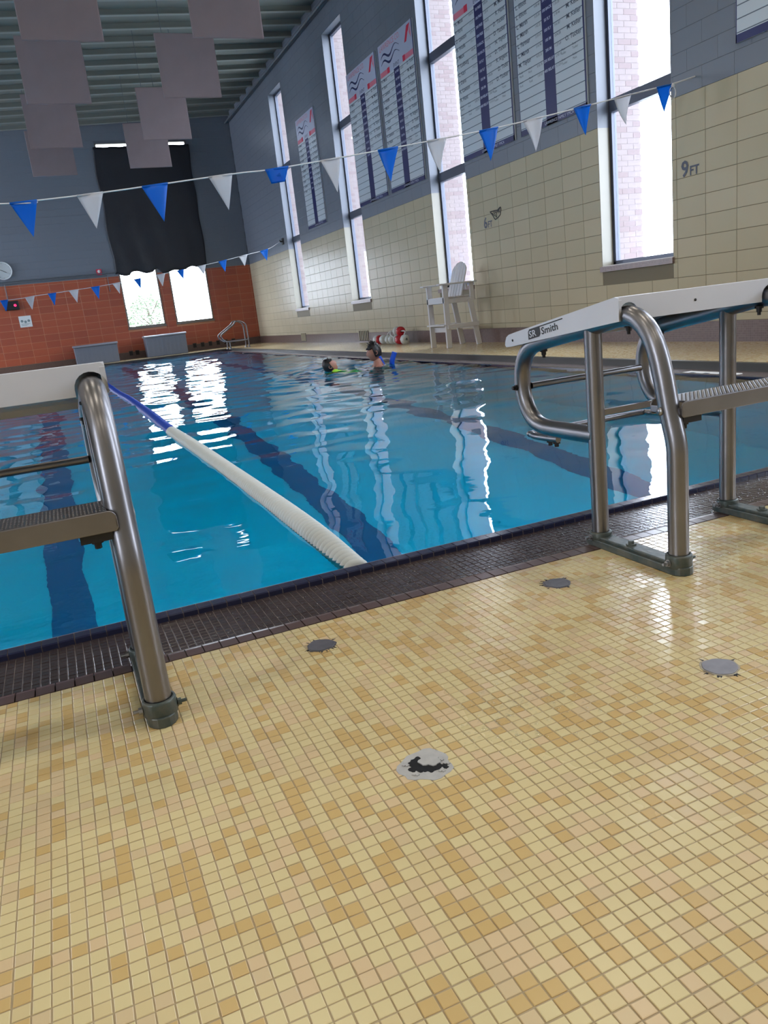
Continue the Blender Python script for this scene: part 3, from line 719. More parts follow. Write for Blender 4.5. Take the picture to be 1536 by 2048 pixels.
    for i in range(66):
        for j in range(14):
            x = .034 + i*.0080; y = y0+.010+j*.0086
            if x > BWD-.032: continue
            rt = Matrix.Rotation(PI/4 if (i+j) % 2 else -PI/4, 3, 'Z'); mb.add([Vector((x, y, z1+.0001))+rt @ Vector(p) for p in ((-.004, 0, 0), (0, -.0014, 0), (.004, 0, 0), (0, .0014, 0), (0, 0, .0011))], [(0, 1, 4), (1, 2, 4), (2, 3, 4), (3, 0, 4)])
    mb.build('tread_pattern', M['steel'], st, kind='stuff', fix=False)
    for x in (.06, BWD-.06):
        mb = MB(); mb.b2(x-.035, x+.035, .0, .07, .462, .484); mb.lathe([(.013, .466), (.013, .452), (.008, .452), (.008, .440), (0, .440)], (x, .035, 0), 'z', 6, smooth=False); mb.build('step_clamp', M['bolt'], t)
    for x in (-.0315, BWD+.0315):
        mb = MB(); mb.lathe([(0, -.006), (.011, -.005), (.013, 0), (0, .0)], (x, .034, .505), 'x', 14); mb.build('bolt', M['steel_d'], t)
    mb = MB(); mb.tube([(.0, .34, .40), (BWD, .34, .40)], .0, 4) if False else mb.b2(.02, BWD-.02, .372, .388, .455, .475); mb.build('cross_brace', M['steel'], t)
    return t
BLK = (1.655, 1.80, 0)
starting_block(BLK, 'white-topped steel starting block with lettering, on the right of the deck')
starting_block((.072-BWD, 1.80, 0), 'white-topped steel starting block cut off at the left, rope ending beside it')

# ------------------------------------------------------------------ deck plugs
PL = ['dark filled anchor plug near the gutter between the two blocks', 'dark filled anchor plug beside the right block foot', 'pale round anchor plug at the right in the open deck', 'broken anchor plug of flaked cement in the middle of the deck']
for i, (x, y, r) in enumerate(PLUGS):
    t = empty('deck_plug', (x, y, 0), PL[i], 'plug', 'anchor plugs set in the deck')
    n = 26; ph = RNG.uniform(0, 6, 3)
    def rag(rr, amp): return [(rr*(1+amp*math.sin(3*a+ph[0])+amp*.7*math.sin(7*a+ph[1])+amp*.5*RNG.uniform(-1, 1))*math.cos(a), rr*(1+amp*math.sin(3*a+ph[0])+amp*.7*math.sin(7*a+ph[1]))*math.sin(a)) for a in [2*PI*k/n for k in range(n)]]
    if i < 3:
        mb = MB(); mb.prism(rag(r*1.0, .05), -.004, .0006, 'z'); mb.build('collar', M['mortarg'] if i == 2 else M['plug'], t)
        mb = MB(); mb.prism(rag(r*.9, .03 if i == 2 else .06), -.004, .0022, 'z'); bevel(mb.build('cap', M['plug2'] if i == 2 else M['plug'], t), .001)
        for k in range(9):
            a = RNG.uniform(0, 2*PI); mb = MB(); q = [(r*1.02, -.0025), (r*1.3, -.001), (r*1.02, .003)]
            mb.prism([(math.cos(a)*u-math.sin(a)*v, math.sin(a)*u+math.cos(a)*v) for u, v in q], -.003, .0006, 'z'); mb.build('crack', M['bolt'], t)
    else:
        mb = MB(); mb.prism(rag(r*1.18, .08), -.004, .0006, 'z'); mb.build('collar', M['cement'], t)
        mb = MB()
        for (dx, dy, rr) in ((-.012, .016, .017), (-.018, -.002, .016), (.0, -.014, .015), (.018, -.022, .012), (.03, -.026, .008)):
            mb.prism([(dx+u, dy+v) for u, v in rag(rr, .2)], -.003, .0014+dx*.01, 'z')
        mb.build('cap', M['bolt'], t)
        mb = MB(); mb.prism([(.014+u, .008+v) for u, v in rag(.021, .14)], -.003, .0035, 'z'); mb.build('cement_flake', M['cement'], t)
        for (dx, dy) in ((.035, .0), (-.03, -.02), (-.034, .02), (.02, -.036), (.04, -.018)):
            mb = MB(); mb.prism([(dx+u, dy+v) for u, v in rag(.006, .3)], -.003, .003, 'z'); mb.build('cement_flake', M['cement'], t)
# splashed water: beads on the deck and the gutter
mb = MB()
def bead(x, y, z, r):
    h = r*.5; V = [(x, y, z+h)]
    for f, zz in ((.6, .75), (1., 0)):
        for k in range(7): a = 2*PI*k/7; V.append((x+r*f*math.cos(a), y+r*f*math.sin(a), z+h*zz))
    F_ = [(0, 1+k, 1+(k+1) % 7) for k in range(7)] + [(1+k, 8+k, 8+(k+1) % 7, 1+(k+1) % 7) for k in range(7)]
    mb.add(V, F_, 0, True)
for _ in range(260): bead(RNG.normal(.76, .12), RNG.normal(1.36, .07), 0, RNG.uniform(.0015, .006))
for _ in range(260): bead(1.74+abs(RNG.normal(0, .13)), min(2.1, RNG.normal(1.88, .10)), 0, RNG.uniform(.0012, .0035))
for _ in range(160): bead(RNG.uniform(.3, 2.6), min(RNG.uniform(1.2, 2.1), 2.12), 0, RNG.uniform(.001, .0028))
for _ in range(2600):
    x = RNG.uniform(.3, 2.9); bead(x, RNG.uniform(YE+.095, PY0-.09), -.0535, RNG.uniform(.0018, .0062))
mb.build('water_beads', M['drop'], kind='stuff', fix=False, label='scattered water beads splashed on the yellow deck and brown gutter', cat='water beads')

# ------------------------------------------------------------------ lane line: discs strung on a cable
t = empty('lane_line', (.91, PY0, ZW), 'white and blue floating lane line of ribbed discs across the pool', 'lane line')
mb = MB(); mb.tube([(0, -.0, -.10), (0, .25, -.05), (0, .6, -.012), (0, 12, -.01), (0, PY1-PY0-.02, -.01)], .006, 6); mb.build('cable', M['steel_d'], t)
prof = [(.012, -.0190), (.044, -.0188), (.0565, -.0125), (.060, -.003), (.060, .003), (.0565, .0125), (.044, .0188), (.012, .0190)]
dm = {}
for c in ('fwhite', 'fblue'):
    b = MB(); b.lathe(prof, (0, 0, 0), 'y', 22); me = bpy.data.meshes.new('disc'); me.from_pydata(b.v, [], b.f); me.materials.append(M[c]); me.polygons.foreach_set('use_smooth', [True]*len(me.polygons))
    b2 = bmesh.new(); b2.from_mesh(me); bmesh.ops.recalc_face_normals(b2, faces=b2.faces); b2.to_mesh(me); b2.free(); dm[c] = me
def lane_z(y): return -.006 - .03*math.exp(-(y/.35)**1.5) + .004*math.sin(y*2.1)
def lane_x(y): return .012*math.sin(y*.9)*min(1, y/2)+.02*math.sin(y*.22)
y = .03; n = 0; rest = MB()
while y < PY1-PY0-.1:
    c = 'fwhite' if y < 5.05 else 'fblue'
    if n < 300:
        o = bpy.data.objects.new('disc', dm[c]); COL.objects.link(o); o.parent = t; o.location = (lane_x(y), y, lane_z(y)); o.rotation_euler = (0, RNG.uniform(0, 6), RNG.uniform(-.03, .03))
        if n == 250: o['label'] = None; del o['label']
    else: rest.lathe([(.05, -.019), (.060, 0), (.05, .019)], (lane_x(y), y, lane_z(y)), 'y', 10)
    n += 1; y += .040
rest.build('discs', M['fblue'], t, kind='stuff', label='blue discs of the far part')

# ------------------------------------------------------------------ backstroke flags
def flags(y, pts, fl, hook, sc, label, tiplabel, group, seed):
    """pts: cord points (x,z); fl: (x0, x1, tip dx, length, colour, folded)"""
    cord = catmull([(x, y, z) for x, z in pts], 6)
    t = tag(None or empty('flag_line', (0, y, 0)), label, 'flag line')
    mb = MB(); mb.tube([(p.x, 0, p.z) for p in cord], .007*sc, 6); mb.build('cord', M['cord'], t)
    xs = [p.x for p in cord]; zs = [p.z for p in cord]
    def cz(x): return float(np.interp(x, xs[::-1] if xs[0] > xs[-1] else xs, zs[::-1] if xs[0] > xs[-1] else zs))
    for k, (x0, x1, tx, ln, c, folded) in enumerate(fl):
        mb = MB(); n = 8; V = []; F_ = []; rr = np.random.default_rng(seed+k); b0 = rr.uniform(-.03, .03); cur = rr.uniform(-.03, .03)
        z0, z1 = cz(x0), cz(x1); tip = (x0+(x1-x0)*.5+tx, (z0+z1)/2-ln)
        if folded: ln2 = .40
        else: ln2 = 1.
        for j in range(n+1):
            v = j/n*ln2
            for i in range(7):
                u = i/6; ex = x0+(x1-x0)*u; ez = z0+(z1-z0)*u
                px_ = ex+(tip[0]-ex)*v; pz = ez+(tip[1]-ez)*v
                V.append((px_, (cur*math.sin(v*2.5)+b0*v*v+.012*math.sin(u*5+k)*(1-v)), pz))
        F_ = [(j*7+i, j*7+i+1, (j+1)*7+i+1, (j+1)*7+i) for j in range(n) for i in range(6)]
        mb.add(V, F_, 0, True)
        if folded:      # tip blown back up behind
            V2 = []
            for j in range(n+1):
                v = .40 - .42*j/n*.85; w = .40+.6*j/n
                for i in range(7):
                    u = i/6; ex = x0+(x1-x0)*u; ez = z0+(z1-z0)*u; bx = ex+(tip[0]-ex)*w; V2.append((bx, .02+.015*math.sin(j), ez+(tip[1]-ez)*v))
            mb.add(V2, F_, 0, True)
        mb.tube([(x0, 0, z0), (x1, 0, z1)], .010*sc, 6)
        o = mb.build('flag', M['flagb' if c == 'b' else 'flagw'], t, fix=False)
        sm = o.modifiers.new('thick', 'SOLIDIFY'); sm.thickness = .0025
        if folded: o['label'] = 'blue flag folded up over its cord'
        elif c == 'b': o['label'] = 'blue flag'
    if hook:
        mb = MB(); P = hook; mb.tube([(P[0][0], 0, P[0][1]), (P[1][0], 0, P[1][1])], .010, 6)
        mb.lathe([(.012, -.03), (.03, -.02), (.03, .0), (.012, .02)], (P[0][0], 0, P[0][1]-.01), 'z', 10)
        lp = [(P[0][0]+.045*math.cos(a), 0, P[0][1]-.09+.065*math.sin(a)) for a in [2*PI*k/16 for k in range(17)]]
        mb.tube(lp, .007, 6, caps=False); mb.build('tie_hook', M['cord'], t)
    return t
def fl_from(y, L):
    out = []
    for a, b_, tpt, c, fold in L:
        def un(p):
            d = RW.T @ np.array([p[0]-768, p[1]-1024, F_PX]); s = y/d[1]; return d[0]*s, .9+d[2]*s
        A, B, T_ = un(a), un(b_), un(tpt); out.append((A[0], B[0], T_[0]-(A[0]+B[0])/2, (A[1]+B[1])/2-T_[1], c, fold))
    return out
NEAR = [((19, 406.7), (74, 400.8), (67.4, 473.7), 'b', 0), ((153, 389), (206, 384.8), (193, 456.6), 'w', 0), ((284, 376.4), (336, 370), (328, 446.8), 'b', 0),
        ((417.4, 355.4), (464.8, 348), (459, 419.4), 'w', 0), ((530, 340), (576.8, 334.6), (563, 405), 'b', 1), ((640.6, 323), (679.7, 315), (675, 385), 'w', 0),
        ((755, 300.8), (795.6, 294), (783.9, 362), 'b', 0), ((854, 281), (892, 276), (881.5, 344), 'w', 0), ((957.7, 258.5), (996, 254.8), (982.5, 319), 'b', 0),
        ((1045.5, 237.5), (1086.4, 231), (1073, 298), 'w', 0), ((1147, 217.7), (1181.6, 210), (1169, 272), 'b', 0), ((1226.5, 197), (1262, 191), (1252.5, 250), 'w', 0), ((1312.6, 173.6), (1345.4, 169.5), (1332.6, 222.8), 'b', 0)]
FAR = [((0, 602), (16, 599.6), (12.7, 623), 'b', 0), ((49.8, 594.7), (69.3, 592), (64.5, 619), 'w', 0), ((95.7, 588), (112.7, 587), (109.8, 612), 'b', 0), ((137.7, 582), (157, 579), (154.7, 605.4), 'w', 0),
       ((181.6, 574), (199, 571), (198, 597.6), 'b', 0), ((225, 568), (240, 565.4), (240, 588), 'w', 0), ((268, 561), (282.5, 559.8), (282.5, 580.6), 'b', 0), ((313, 550), (330, 546), (325.6, 572), 'w', 0),
       ((354, 543), (368, 541.5), (367.5, 560.5), 'b', 0), ((395.6, 533), (412, 529.5), (408, 549.6), 'w', 0), ((436.4, 521.5), (453, 518.6), (451, 542), 'b', 0), ((477, 511), (494.7, 508.7), (489.6, 531), 'w', 0), ((519.5, 500), (536, 498), (534, 520), 'b', 0)]
flags(7.95, [(-9.5, 2.75), (-3.2, 2.22), (-.15, 2.112), (.153, 2.124), (.721, 2.161), (1.934, 2.265), (2.387, 2.296), (3.61, 2.438), (4.91, 2.607), (6.129, 2.812), (7.30, 3.02)], fl_from(7.95, NEAR),
      ((7.32, 3.02), (7.66, 3.10)), 1., 'near line of blue and white pennants strung above the pool', '', '', 1)
flags(26.0, [(-9.5, 2.9), (-4., 2.24), (-.843, 2.242), (-.113, 2.284), (1.134, 2.351), (2.357, 2.442), (5.047, 2.738), (6.424, 2.94), (7.124, 3.056), (7.56, 3.25)], fl_from(26.0, FAR),
      None, 1.3, 'far line of small blue and white pennants before the far wall', '', '', 40)


# ------------------------------------------------------------------ record boards on the right wall
def record_board(y0, y1, z0, z1, left, right, mid, nrows, label, foot='LAWRENCE FAMILY YMCA', loc=None):
    """board facing -x; built in local (u to the viewer's right, v up), u=0 at the far edge y1"""
    wd = y1-y0; t = empty('record_board', (XW-.03, y1, z0), label, 'record board', 'swim record boards')
    P = lambda u, v, w=0: (-w, -u, v)
    hgt = z1-z0; ph = .134; hb = .31*0 + (5.545-3.25)
    mb = MB(); mb.b2(0, .028, -wd, 0, 0, hgt); bevel(mb.build('board', M['board'], t), .004)
    def rect(mb, u0, u1, v0, v1, w, mi=0): mb.add([P(u0, v0, w), P(u1, v0, w), P(u1, v1, w), P(u0, v1, w)], [(0, 1, 2, 3)], mi)
    mb = MB(); rect(mb, 0, wd, hb, hgt, .0006); mb.build('header', M['board_h'], t, fix=False)
    mb = MB(); c0, c1 = wd/2-.14, wd/2+.14
    rect(mb, c0, c1, .0, hb, .0008, 0); rect(mb, 0, wd, 0, .085, .0008, 0); rect(mb, wd-.035, wd, 0, hgt, .0008, 0); rect(mb, 0, .012, 0, hgt, .0008, 0)
    mb.build('navy_column', M['navy'], t, fix=False)
    mb = MB()
    for k in range(18):
        v = .095 + ph*k
        if v > hb-.02: break
        rect(mb, .015, c0, v, v+.012, .0008); rect(mb, c1, wd-.035, v, v+.012, .0008)
    mb.build('row_lines', M['line'], t, fix=False)
    mb = MB(); U, Vv = (0, -1, 0), (0, 0, 1); org = lambda u, v: P(u, v, .0014)
    put_text(mb, foot, org(wd*.60, .022), U, Vv, .062, 'CENTER', 1)
    for k in range(nrows):
        v = hb - ph*(k+1) + .035
        if k >= 10:                       # relay rows: four small names
            for q in range(4):
                du, dv = .26*(q % 2), .05*(1-q//2)
                put_text(mb, ['Marsh', 'Ford', 'Todd', 'Hunt'][(q+k) % 4], org(.05+du, v-.015+dv), U, Vv, .046, 'LEFT', 0)
                put_text(mb, ['Keller', 'Tucker', 'Moss', 'Ross'][(q+k) % 4], org(wd-.55+du, v-.015+dv), U, Vv, .046, 'LEFT', 0)
        else:
            if k < len(left) and left[k]: put_text(mb, left[k], org(.05, v), U, Vv, .088, 'LEFT', 0, bold=.015)
            if k < len(right) and right[k]: put_text(mb, right[k], org(wd-.07, v), U, Vv, .088, 'RIGHT', 0, bold=.015)
        put_text(mb, '%d:%02d.%02d' % (k % 5, (k*17) % 60, (k*37) % 100), org(c0-.03, v), U, Vv, .05, 'RIGHT', 0)
        put_text(mb, '%d:%02d.%02d' % (k % 4, (k*23) % 60, (k*41) % 100), org(c1+.03, v), U, Vv, .05, 'LEFT', 0)
        if mid[k % len(mid)]: put_text(mb, mid[k % len(mid)], org(wd/2, v+.005), U, Vv, .056, 'CENTER', 1, bold=.02)
    put_text(mb, 'LAWRENCE CO.', org(.09, hb+.48), U, Vv, .15, 'LEFT', 3, .95)
    put_text(mb, 'EVENT', org(wd/2, hb+.03), U, Vv, .10, 'CENTER', 4)
    rect(mb, .03, .50, hb+.0, hb+.10, .001, 3); rect(mb, wd-.50, wd-.04, hb+.0, hb+.10, .001, 3); rect(mb, .40, .52, hb+.0, hb+.11, .0011, 2); rect(mb, wd-.54, wd-.42, hb+.0, hb+.11, .0011, 2)
    for q in range(2):          # two waves
        top = []; bot = []
        for i in range(25):
            a = i/24; u = .12+.95*a; v = hb+.22+.12*q*1.0+.055*math.sin(a*10)+.14*a*.35; th = .018*math.sin(PI*min(1, a*1.15+.02))+.006; top.append(P(u, v+th, .001)); bot.append(P(u, v-th, .001))
        mb.add(top+bot, [(i+1, i, 25+i, 26+i) for i in range(24)], 4)
    # red triangular emblem with a bent figure
    e = wd-.46; 
    mb.add([P(e+.06, hb+.30, .001), P(e+.16, hb+.30, .001), P(e+.27, hb+.47, .001), P(e+.21, hb+.56, .001)], [(0, 1, 2, 3)], 2)
    mb.add([P(e+.21, hb+.56, .0011), P(e+.27, hb+.44, .0011), P(e+.37, hb+.57, .0011)], [(0, 1, 2)], 2)
    mb.add([P(e+.30, hb+.42, .001), P(e+.38, hb+.52, .001), P(e+.38, hb+.30, .001)], [(0, 1, 2)], 3)
    mb.build('lettering', [M['ink'], M['inkl'], M['red'], M['red2'], M['navy']], t, fix=False, kind='stuff')
    return t
nmA = ['L. Marsh', 'L. Marsh', 'L. Farmer', 'L. Marsh', 'M. Taylor']
DL = ['D. Lawson', 'B. Wolfe', 'J. Mace', 'T. Ludberg', 'C. Karl', 'J. Davis', 'K. Lawson', 'R. Hunt']
DR = ['D. Tucker', 'D. Tucker', 'N. Taylor', 'D. Tucker', 'R. Argent', 'D. Todd', 'D. Tucker']
EV = ['50 FREE', '100 FREE', '200 FREE', '500 FREE', '50 BACK', '100 BACK', '50 FLY', '100 FLY', '100 IM', '200 IM']
BZ0, BZ1 = 3.25, 6.16
EV += ['200 RELAY', '400 RELAY']
DL = ['H. Moss', 'P. Ford'] + DL; DR = ['D. Todd', 'M. Moss', 'R. Hunt'] + DR
record_board(11.86, 13.60, BZ0, BZ1, DL, DR, EV, 12, 'far board of the pair between the two nearest tall windows')
record_board(9.95, 11.67, BZ0, BZ1, ['K. Marsh', 'T. Ford', 'M. Moss', 'L. Elliott', 'L. Elliott']+nmA, ['S. Moss', 'D. Tucker', 'P. Ross', 'K. Marsh', 'K. Marsh', 'S. Moss', 'M. Keller', 'M. Keller', 'M. Keller', 'O. Tucker'], EV, 12, 'near board of the pair between the two nearest tall windows')
record_board(17.13, 18.89, BZ0, BZ1, DL[:7], DR[:8], EV, 10, 'brightly lit board, further of the middle pair, red heading')
record_board(15.22, 16.94, BZ0, BZ1, DL, DR, EV, 12, 'nearer board of the middle pair, beside the second tall window')
record_board(21.45, 23.10, BZ0, BZ1, DL, DR, EV, 10, 'lone board between the two furthest tall windows')
record_board(5.58, 7.31, BZ0, BZ1, [], [], [''], 0, 'board cut off at the top right corner of the photo')
t = record_board(0, 1.75, BZ0, BZ1, DL, DR, EV, 10, 'board on the far wall beyond the left edge, mirrored in the water')
t.location = (-3.05, YF-.03, BZ0); t.rotation_euler = (0, 0, PI/2)

# ------------------------------------------------------------------ small wall things
def wall_text(name, s, y, z, size, label, m, extra=None):
    mb = MB(); 
    for q, (str_, dy, dz, sz) in enumerate(s): put_text(mb, str_, (0, -dy, dz), (0, -1, 0), (0, 0, 1), sz, bold=.02)
    o = mb.build(name, m, fix=False, label=label, cat='depth mark', group='painted depth marks on the wall'); o.location = (XW-.0045, y, z); return o
M['mark'] = mat('mark_paint', srgb(70, 78, 98), .5)
wall_text('depth_mark', [('9', 0, 0, .26), ('FT', .14, 0, .15)], 8.19, 2.02, 1, '9FT depth mark painted right of the nearest tall window', M['mark'])
wall_text('depth_mark', [('6', 0, 0, .26), ('FT', .14, 0, .15)], 13.10, 2.03, 1, '6FT depth mark painted left, below the winged emblem', M['mark'])
mb = MB(); W_ = [[(0, .06), (.05, .02), (.10, -.03), (.13, -.07), (.17, -.09), (.21, -.08), (.27, -.065), (.34, -.03), (.37, .06), (.36, .09), (.32, .08), (.26, .055), (.14, .06)]]
outl = W_[0]
for i in range(len(outl)):
    a, b_ = outl[i], outl[(i+1) % len(outl)]; mb.bar((0, -a[0], a[1]), (0, -b_[0], b_[1]), .004, .018, up=(1, 0, 0)) if False else mb.tube([(0, -a[0], a[1]), (0, -b_[0], b_[1])], .009, 5)
for a, b_ in (((.02, .04), (.12, .0)), ((.06, .03), (.15, -.03)), ((.12, .05), (.20, -.06)), ((.16, .05), (.22, .0)), ((.22, .05), (.21, -.06)), ((.24, .05), (.28, .0)), ((.30, .06), (.30, .02)), ((.29, .06), (.33, .0)), ((.26, .05), (.33, .07))): mb.tube([(0, -a[0], a[1]), (0, -b_[0], b_[1])], .007, 5)
mb.add([(-.002, -.22, .055), (-.002, -.36, .085), (-.002, -.29, .02)], [(0, 1, 2)])
o = mb.build('winged_emblem', M['black'], fix=False, label='small black winged emblem on the cream wall above the 6FT mark', cat='emblem'); o.location = (XW-.006, 12.85, 2.22); o.scale = (.35, 1, 1)
# clock, alarm, notice, timer box, conduits on the far wall
t = empty('wall_clock', (-.96, YF, 3.46), 'round white clock at the left edge of the far wall', 'clock')
mb = MB(); mb.lathe([(.30, -.0), (.30, -.05), (.285, -.065), (.27, -.05), (.27, -.02)], (0, 0, 0), 'y', 32); mb.build('rim', M['clockr'], t)
mb = MB(); mb.lathe([(0, -.022), (.272, -.022)], (0, 0, 0), 'y', 32); mb.build('face', M['clockf'], t)
for nm, L, a in (('hour_hand', .13, 2.2), ('minute_hand', .21, 5.1)):
    mb = MB(); mb.bar((0, -.03, 0), (L*math.sin(a), -.03, L*math.cos(a)), .008, .018, up=(0, 1, 0)); mb.build(nm, M['bolt'], t)
mb = MB()
for k in range(12): a = k*PI/6; mb.bar((.225*math.sin(a), -.026, .225*math.cos(a)), (.255*math.sin(a), -.026, .255*math.cos(a)), .005, .014, up=(0, 1, 0))
mb.build('hour_marks', M['bolt'], t)
t = empty('fire_alarm', (2.15, YF, 3.15), 'small red fire alarm high on the far wall left of the sheet', 'alarm')
mb = MB(); mb.b2(-.09, .09, -.06, 0, -.10, .10); bevel(mb.build('housing', M['red'], t), .01); mb = MB(); mb.lathe([(0, -.09), (.05, -.085), (.055, -.06)], (0, 0, .02), 'y', 14); mb.build('strobe', M['white'], t)
t = empty('wall_notice', (-.60, YF, 1.72), 'small white notice on the terracotta wall', 'notice')
mb = MB(); mb.b2(-.20, .20, -.012, -.002, -.19, .19); mb.build('sheet', M['paper'], t)
mb = MB(); 
for k in range(3): mb.lathe([(0, -.0135), (.045, -.0135)], (-.11+.11*k, 0, .02-.03*(k % 2)), 'y', 12)
for k in range(3): mb.b2(-.15, .15-.06*k, -.0136, -.0125, -.08-.03*k, -.07-.03*k)
mb.build('print', M['papi'], t)
t = empty('timer_box', (-.93, YF, 2.29), 'black timer box with a red light, behind the first far flag', 'timer')
mb = MB(); mb.b2(-.24, .24, -.13, 0, -.15, .15); bevel(mb.build('housing', M['black'], t), .015)
mb = MB(); mb.lathe([(0, -.145), (.035, -.142), (.045, -.13)], (.12, 0, .0), 'y', 14); mb.build('red_light', M['led'], t)
mb = MB(); mb.tube([(XL, YF-.05, 3.09), (2.72, YF-.05, 3.09)], .022, 8); mb.tube([(XL, YF-.05, 3.02), (2.4, YF-.05, 3.02)], .016, 8); mb.tube([(2.4, YF-.04, 3.02), (2.4, YF-.04, 2.45)], .012, 6); mb.tube([(-1.0, YF-.04, 3.02), (-1.0, YF-.04, 2.44)], .014, 6)
mb.build('trim_6', M['conduit'], kind='structure')
# louvred vents in the brown base of the right wall
def vent(y0, y1, label):
    t = empty('base_vent', (XW-.012, (y0+y1)/2, .17), label, 'vent', 'slotted vents in the right-hand base'); hw = (y1-y0)/2
    mb = MB(); mb.b2(-.004, .0, -hw, hw, -.13, .13); mb.build('recess_shade', M['hole_shade'], t)  # dark plate on the base, painted as the shade between the slats
    n = 6
    for k in range(n):
        y = -hw+.05+k*(2*hw-.1)/(n-1); mb = MB(); mb.b2(-.014, -.002, y-.022, y+.022, -.12, .14); bevel(mb.build('slat', M['cream'], t), .008)
vent(24.82, 25.36, 'slotted vent in the base below the furthest right window'); vent(19.35, 20.05, 'slotted vent in the base beside the red and white floats')
for i, x in enumerate((2.72, 2.95, 5.08, 5.38, 5.68, 5.98, 6.28, 6.58)):
    t = empty('wall_port', (x, YF-.012, .20), ('%s small dark square port in the far base %s' % (['left', 'right'][i], 'between the grey bins')) if i < 2 else '%s of six dark square ports in the far base by the ladder' % ['first', 'second', 'third', 'fourth', 'fifth', 'last'][i-2], 'port', 'dark ports in the far base')
    mb = MB(); mb.b2(-.06, .06, -.006, 0, -.075, .075); mb.build('port_shade', M['hole_shade'], t)  # flat dark plate in place of the shaded opening
    mb = MB(); mb.b2(-.075, .075, -.012, -.004, -.09, -.075); mb.b2(-.075, .075, -.012, -.004, .075, .09); mb.b2(-.075, -.06, -.012, -.004, -.075, .075); mb.b2(.06, .075, -.012, -.004, -.075, .075); mb.build('frame', M['bull'], t)
# ceiling lamps over the near end of the hall, above the frame
LP = [(x, y) for y in (-3.4, 1.4, 6.2) for x in (-7.2, -3.2, .8, 4.8)]
for i, (x, y) in enumerate(LP):
    z = ceil_z(x)-.45; t = empty('ceiling_lamp', (x, y, z), 'round ceiling lamp, %s of the %s row at the near end' % (['leftmost', 'second from left', 'second from right', 'rightmost'][i % 4], ['hindmost', 'middle', 'foremost'][i//4]), 'lamp', 'high-bay lamps over the near end')
    mb = MB(); mb.lathe([(.02, .36), (.09, .34), (.11, .2), (.26, .02), (.27, 0), (.25, .0), (.10, .19)], (0, 0, 0), 'z', 20); mb.build('reflector', M['steel_d'], t)
    mb = MB(); mb.lathe([(0, .01), (.24, .01)], (0, 0, 0), 'z', 20); mb.build('lens', M['lamp'], t)
    mb = MB(); mb.tube([(0, 0, .35), (0, 0, .8)], .01, 6); mb.build('hanger', M['conduit'], t)
# small fixture where the far flag line meets the wall
t = empty('wall_bracket', (XW, 26.0, 3.25), 'small dark bracket holding the far flag line on the right wall', 'bracket')
mb = MB(); mb.b2(-.02, 0, -.1, .1, -.1, .1); mb.build('plate', M['bolt'], t); mb = MB(); mb.tube([(-.02, 0, 0), (-.1, 0, 0), (-.1, 0, .05)], .02, 8); mb.build('hook', M['bolt'], t)
t = empty('depth_plate', (5.66, 5.75, -.075), 'small white marker plate in the right-hand gutter', 'marker')
mb = MB(); mb.b2(-.11, .11, -.32, .32, 0, .012); bevel(mb.build('plate', M['white'], t), .004)
mb = MB()
for k in range(3): mb.b2(-.02, .02, -.2+.18*k, -.14+.18*k, .0122, .0135)
mb.build('marks', M['ink'], t)

# ------------------------------------------------------------------ acoustic panels hung from the ribs
PN = [('left', .54, (14.44, 18.22, 22.38, 26.2)), ('right', 3.23, (14.6, 18.24, 22.1, 25.72))]
ORD = ['nearest', 'second', 'third', 'furthest']
for side, x0, ys in PN:
    for k, y in enumerate(ys):
        zb = 5.43+.05*k if side == 'left' else 5.56+.015*k
        t = empty('acoustic_panel', (x0+.61, y, zb), '%s hanging grey fabric panel in the %s row under the ceiling' % (ORD[k], side), 'acoustic panel', 'hanging acoustic panels')
        mb = MB(); mb.b2(-.61, .61, -.025, .025, 0, 1.22); bevel(mb.build('panel', M['panel'], t), .012)
        mb = MB(); mb.b2(-.612, .612, -.008, .008, -.006, .004); mb.b2(.606, .614, -.02, .02, 0, 1.22); mb.build('edge_strip', M['panel'], t)
        for s in (-.45, .45): mb = MB(); mb.tube([(s, 0, 1.22), (s, 0, ceil_z(x0+.61+s)-zb+.3)], .006, 6); mb.build('hanger', M['conduit'], t)

# ------------------------------------------------------------------ storage bins
for i, (x0, x1, h, yb) in enumerate(((.76, 2.22, .70, 30.25), (3.20, 4.66, .76, 30.25))):
    t = empty('storage_bin', ((x0+x1)/2, yb, 0), ['grey storage bin standing apart at the left on the far deck', 'grey storage bin below the far-wall windows'][i], 'storage bin', 'grey bins on the far deck'); hw = (x1-x0)/2
    mb = MB(); mb.prism([(-hw+.01, 0), (hw-.01, 0), (hw, h-.07), (-hw, h-.07)], -.32, .32, 'y'); bevel(mb.build('body', M['bin'], t), .02)
    for k in range(9): x = -hw+.12+k*(2*hw-.24)/8; mb = MB(); mb.b2(x-.04, x+.04, -.326, -.31, .06, h-.12); bevel(mb.build('rib', M['bin'], t), .01)
    mb = MB(); mb.prism([(-.36, h-.07), (.36, h-.07), (.36, h-.03), (.2, h), (-.3, h), (-.36, h-.03)], -hw-.03, hw+.03, 'x'); bevel(mb.build('lid', M['binl'], t), .01)

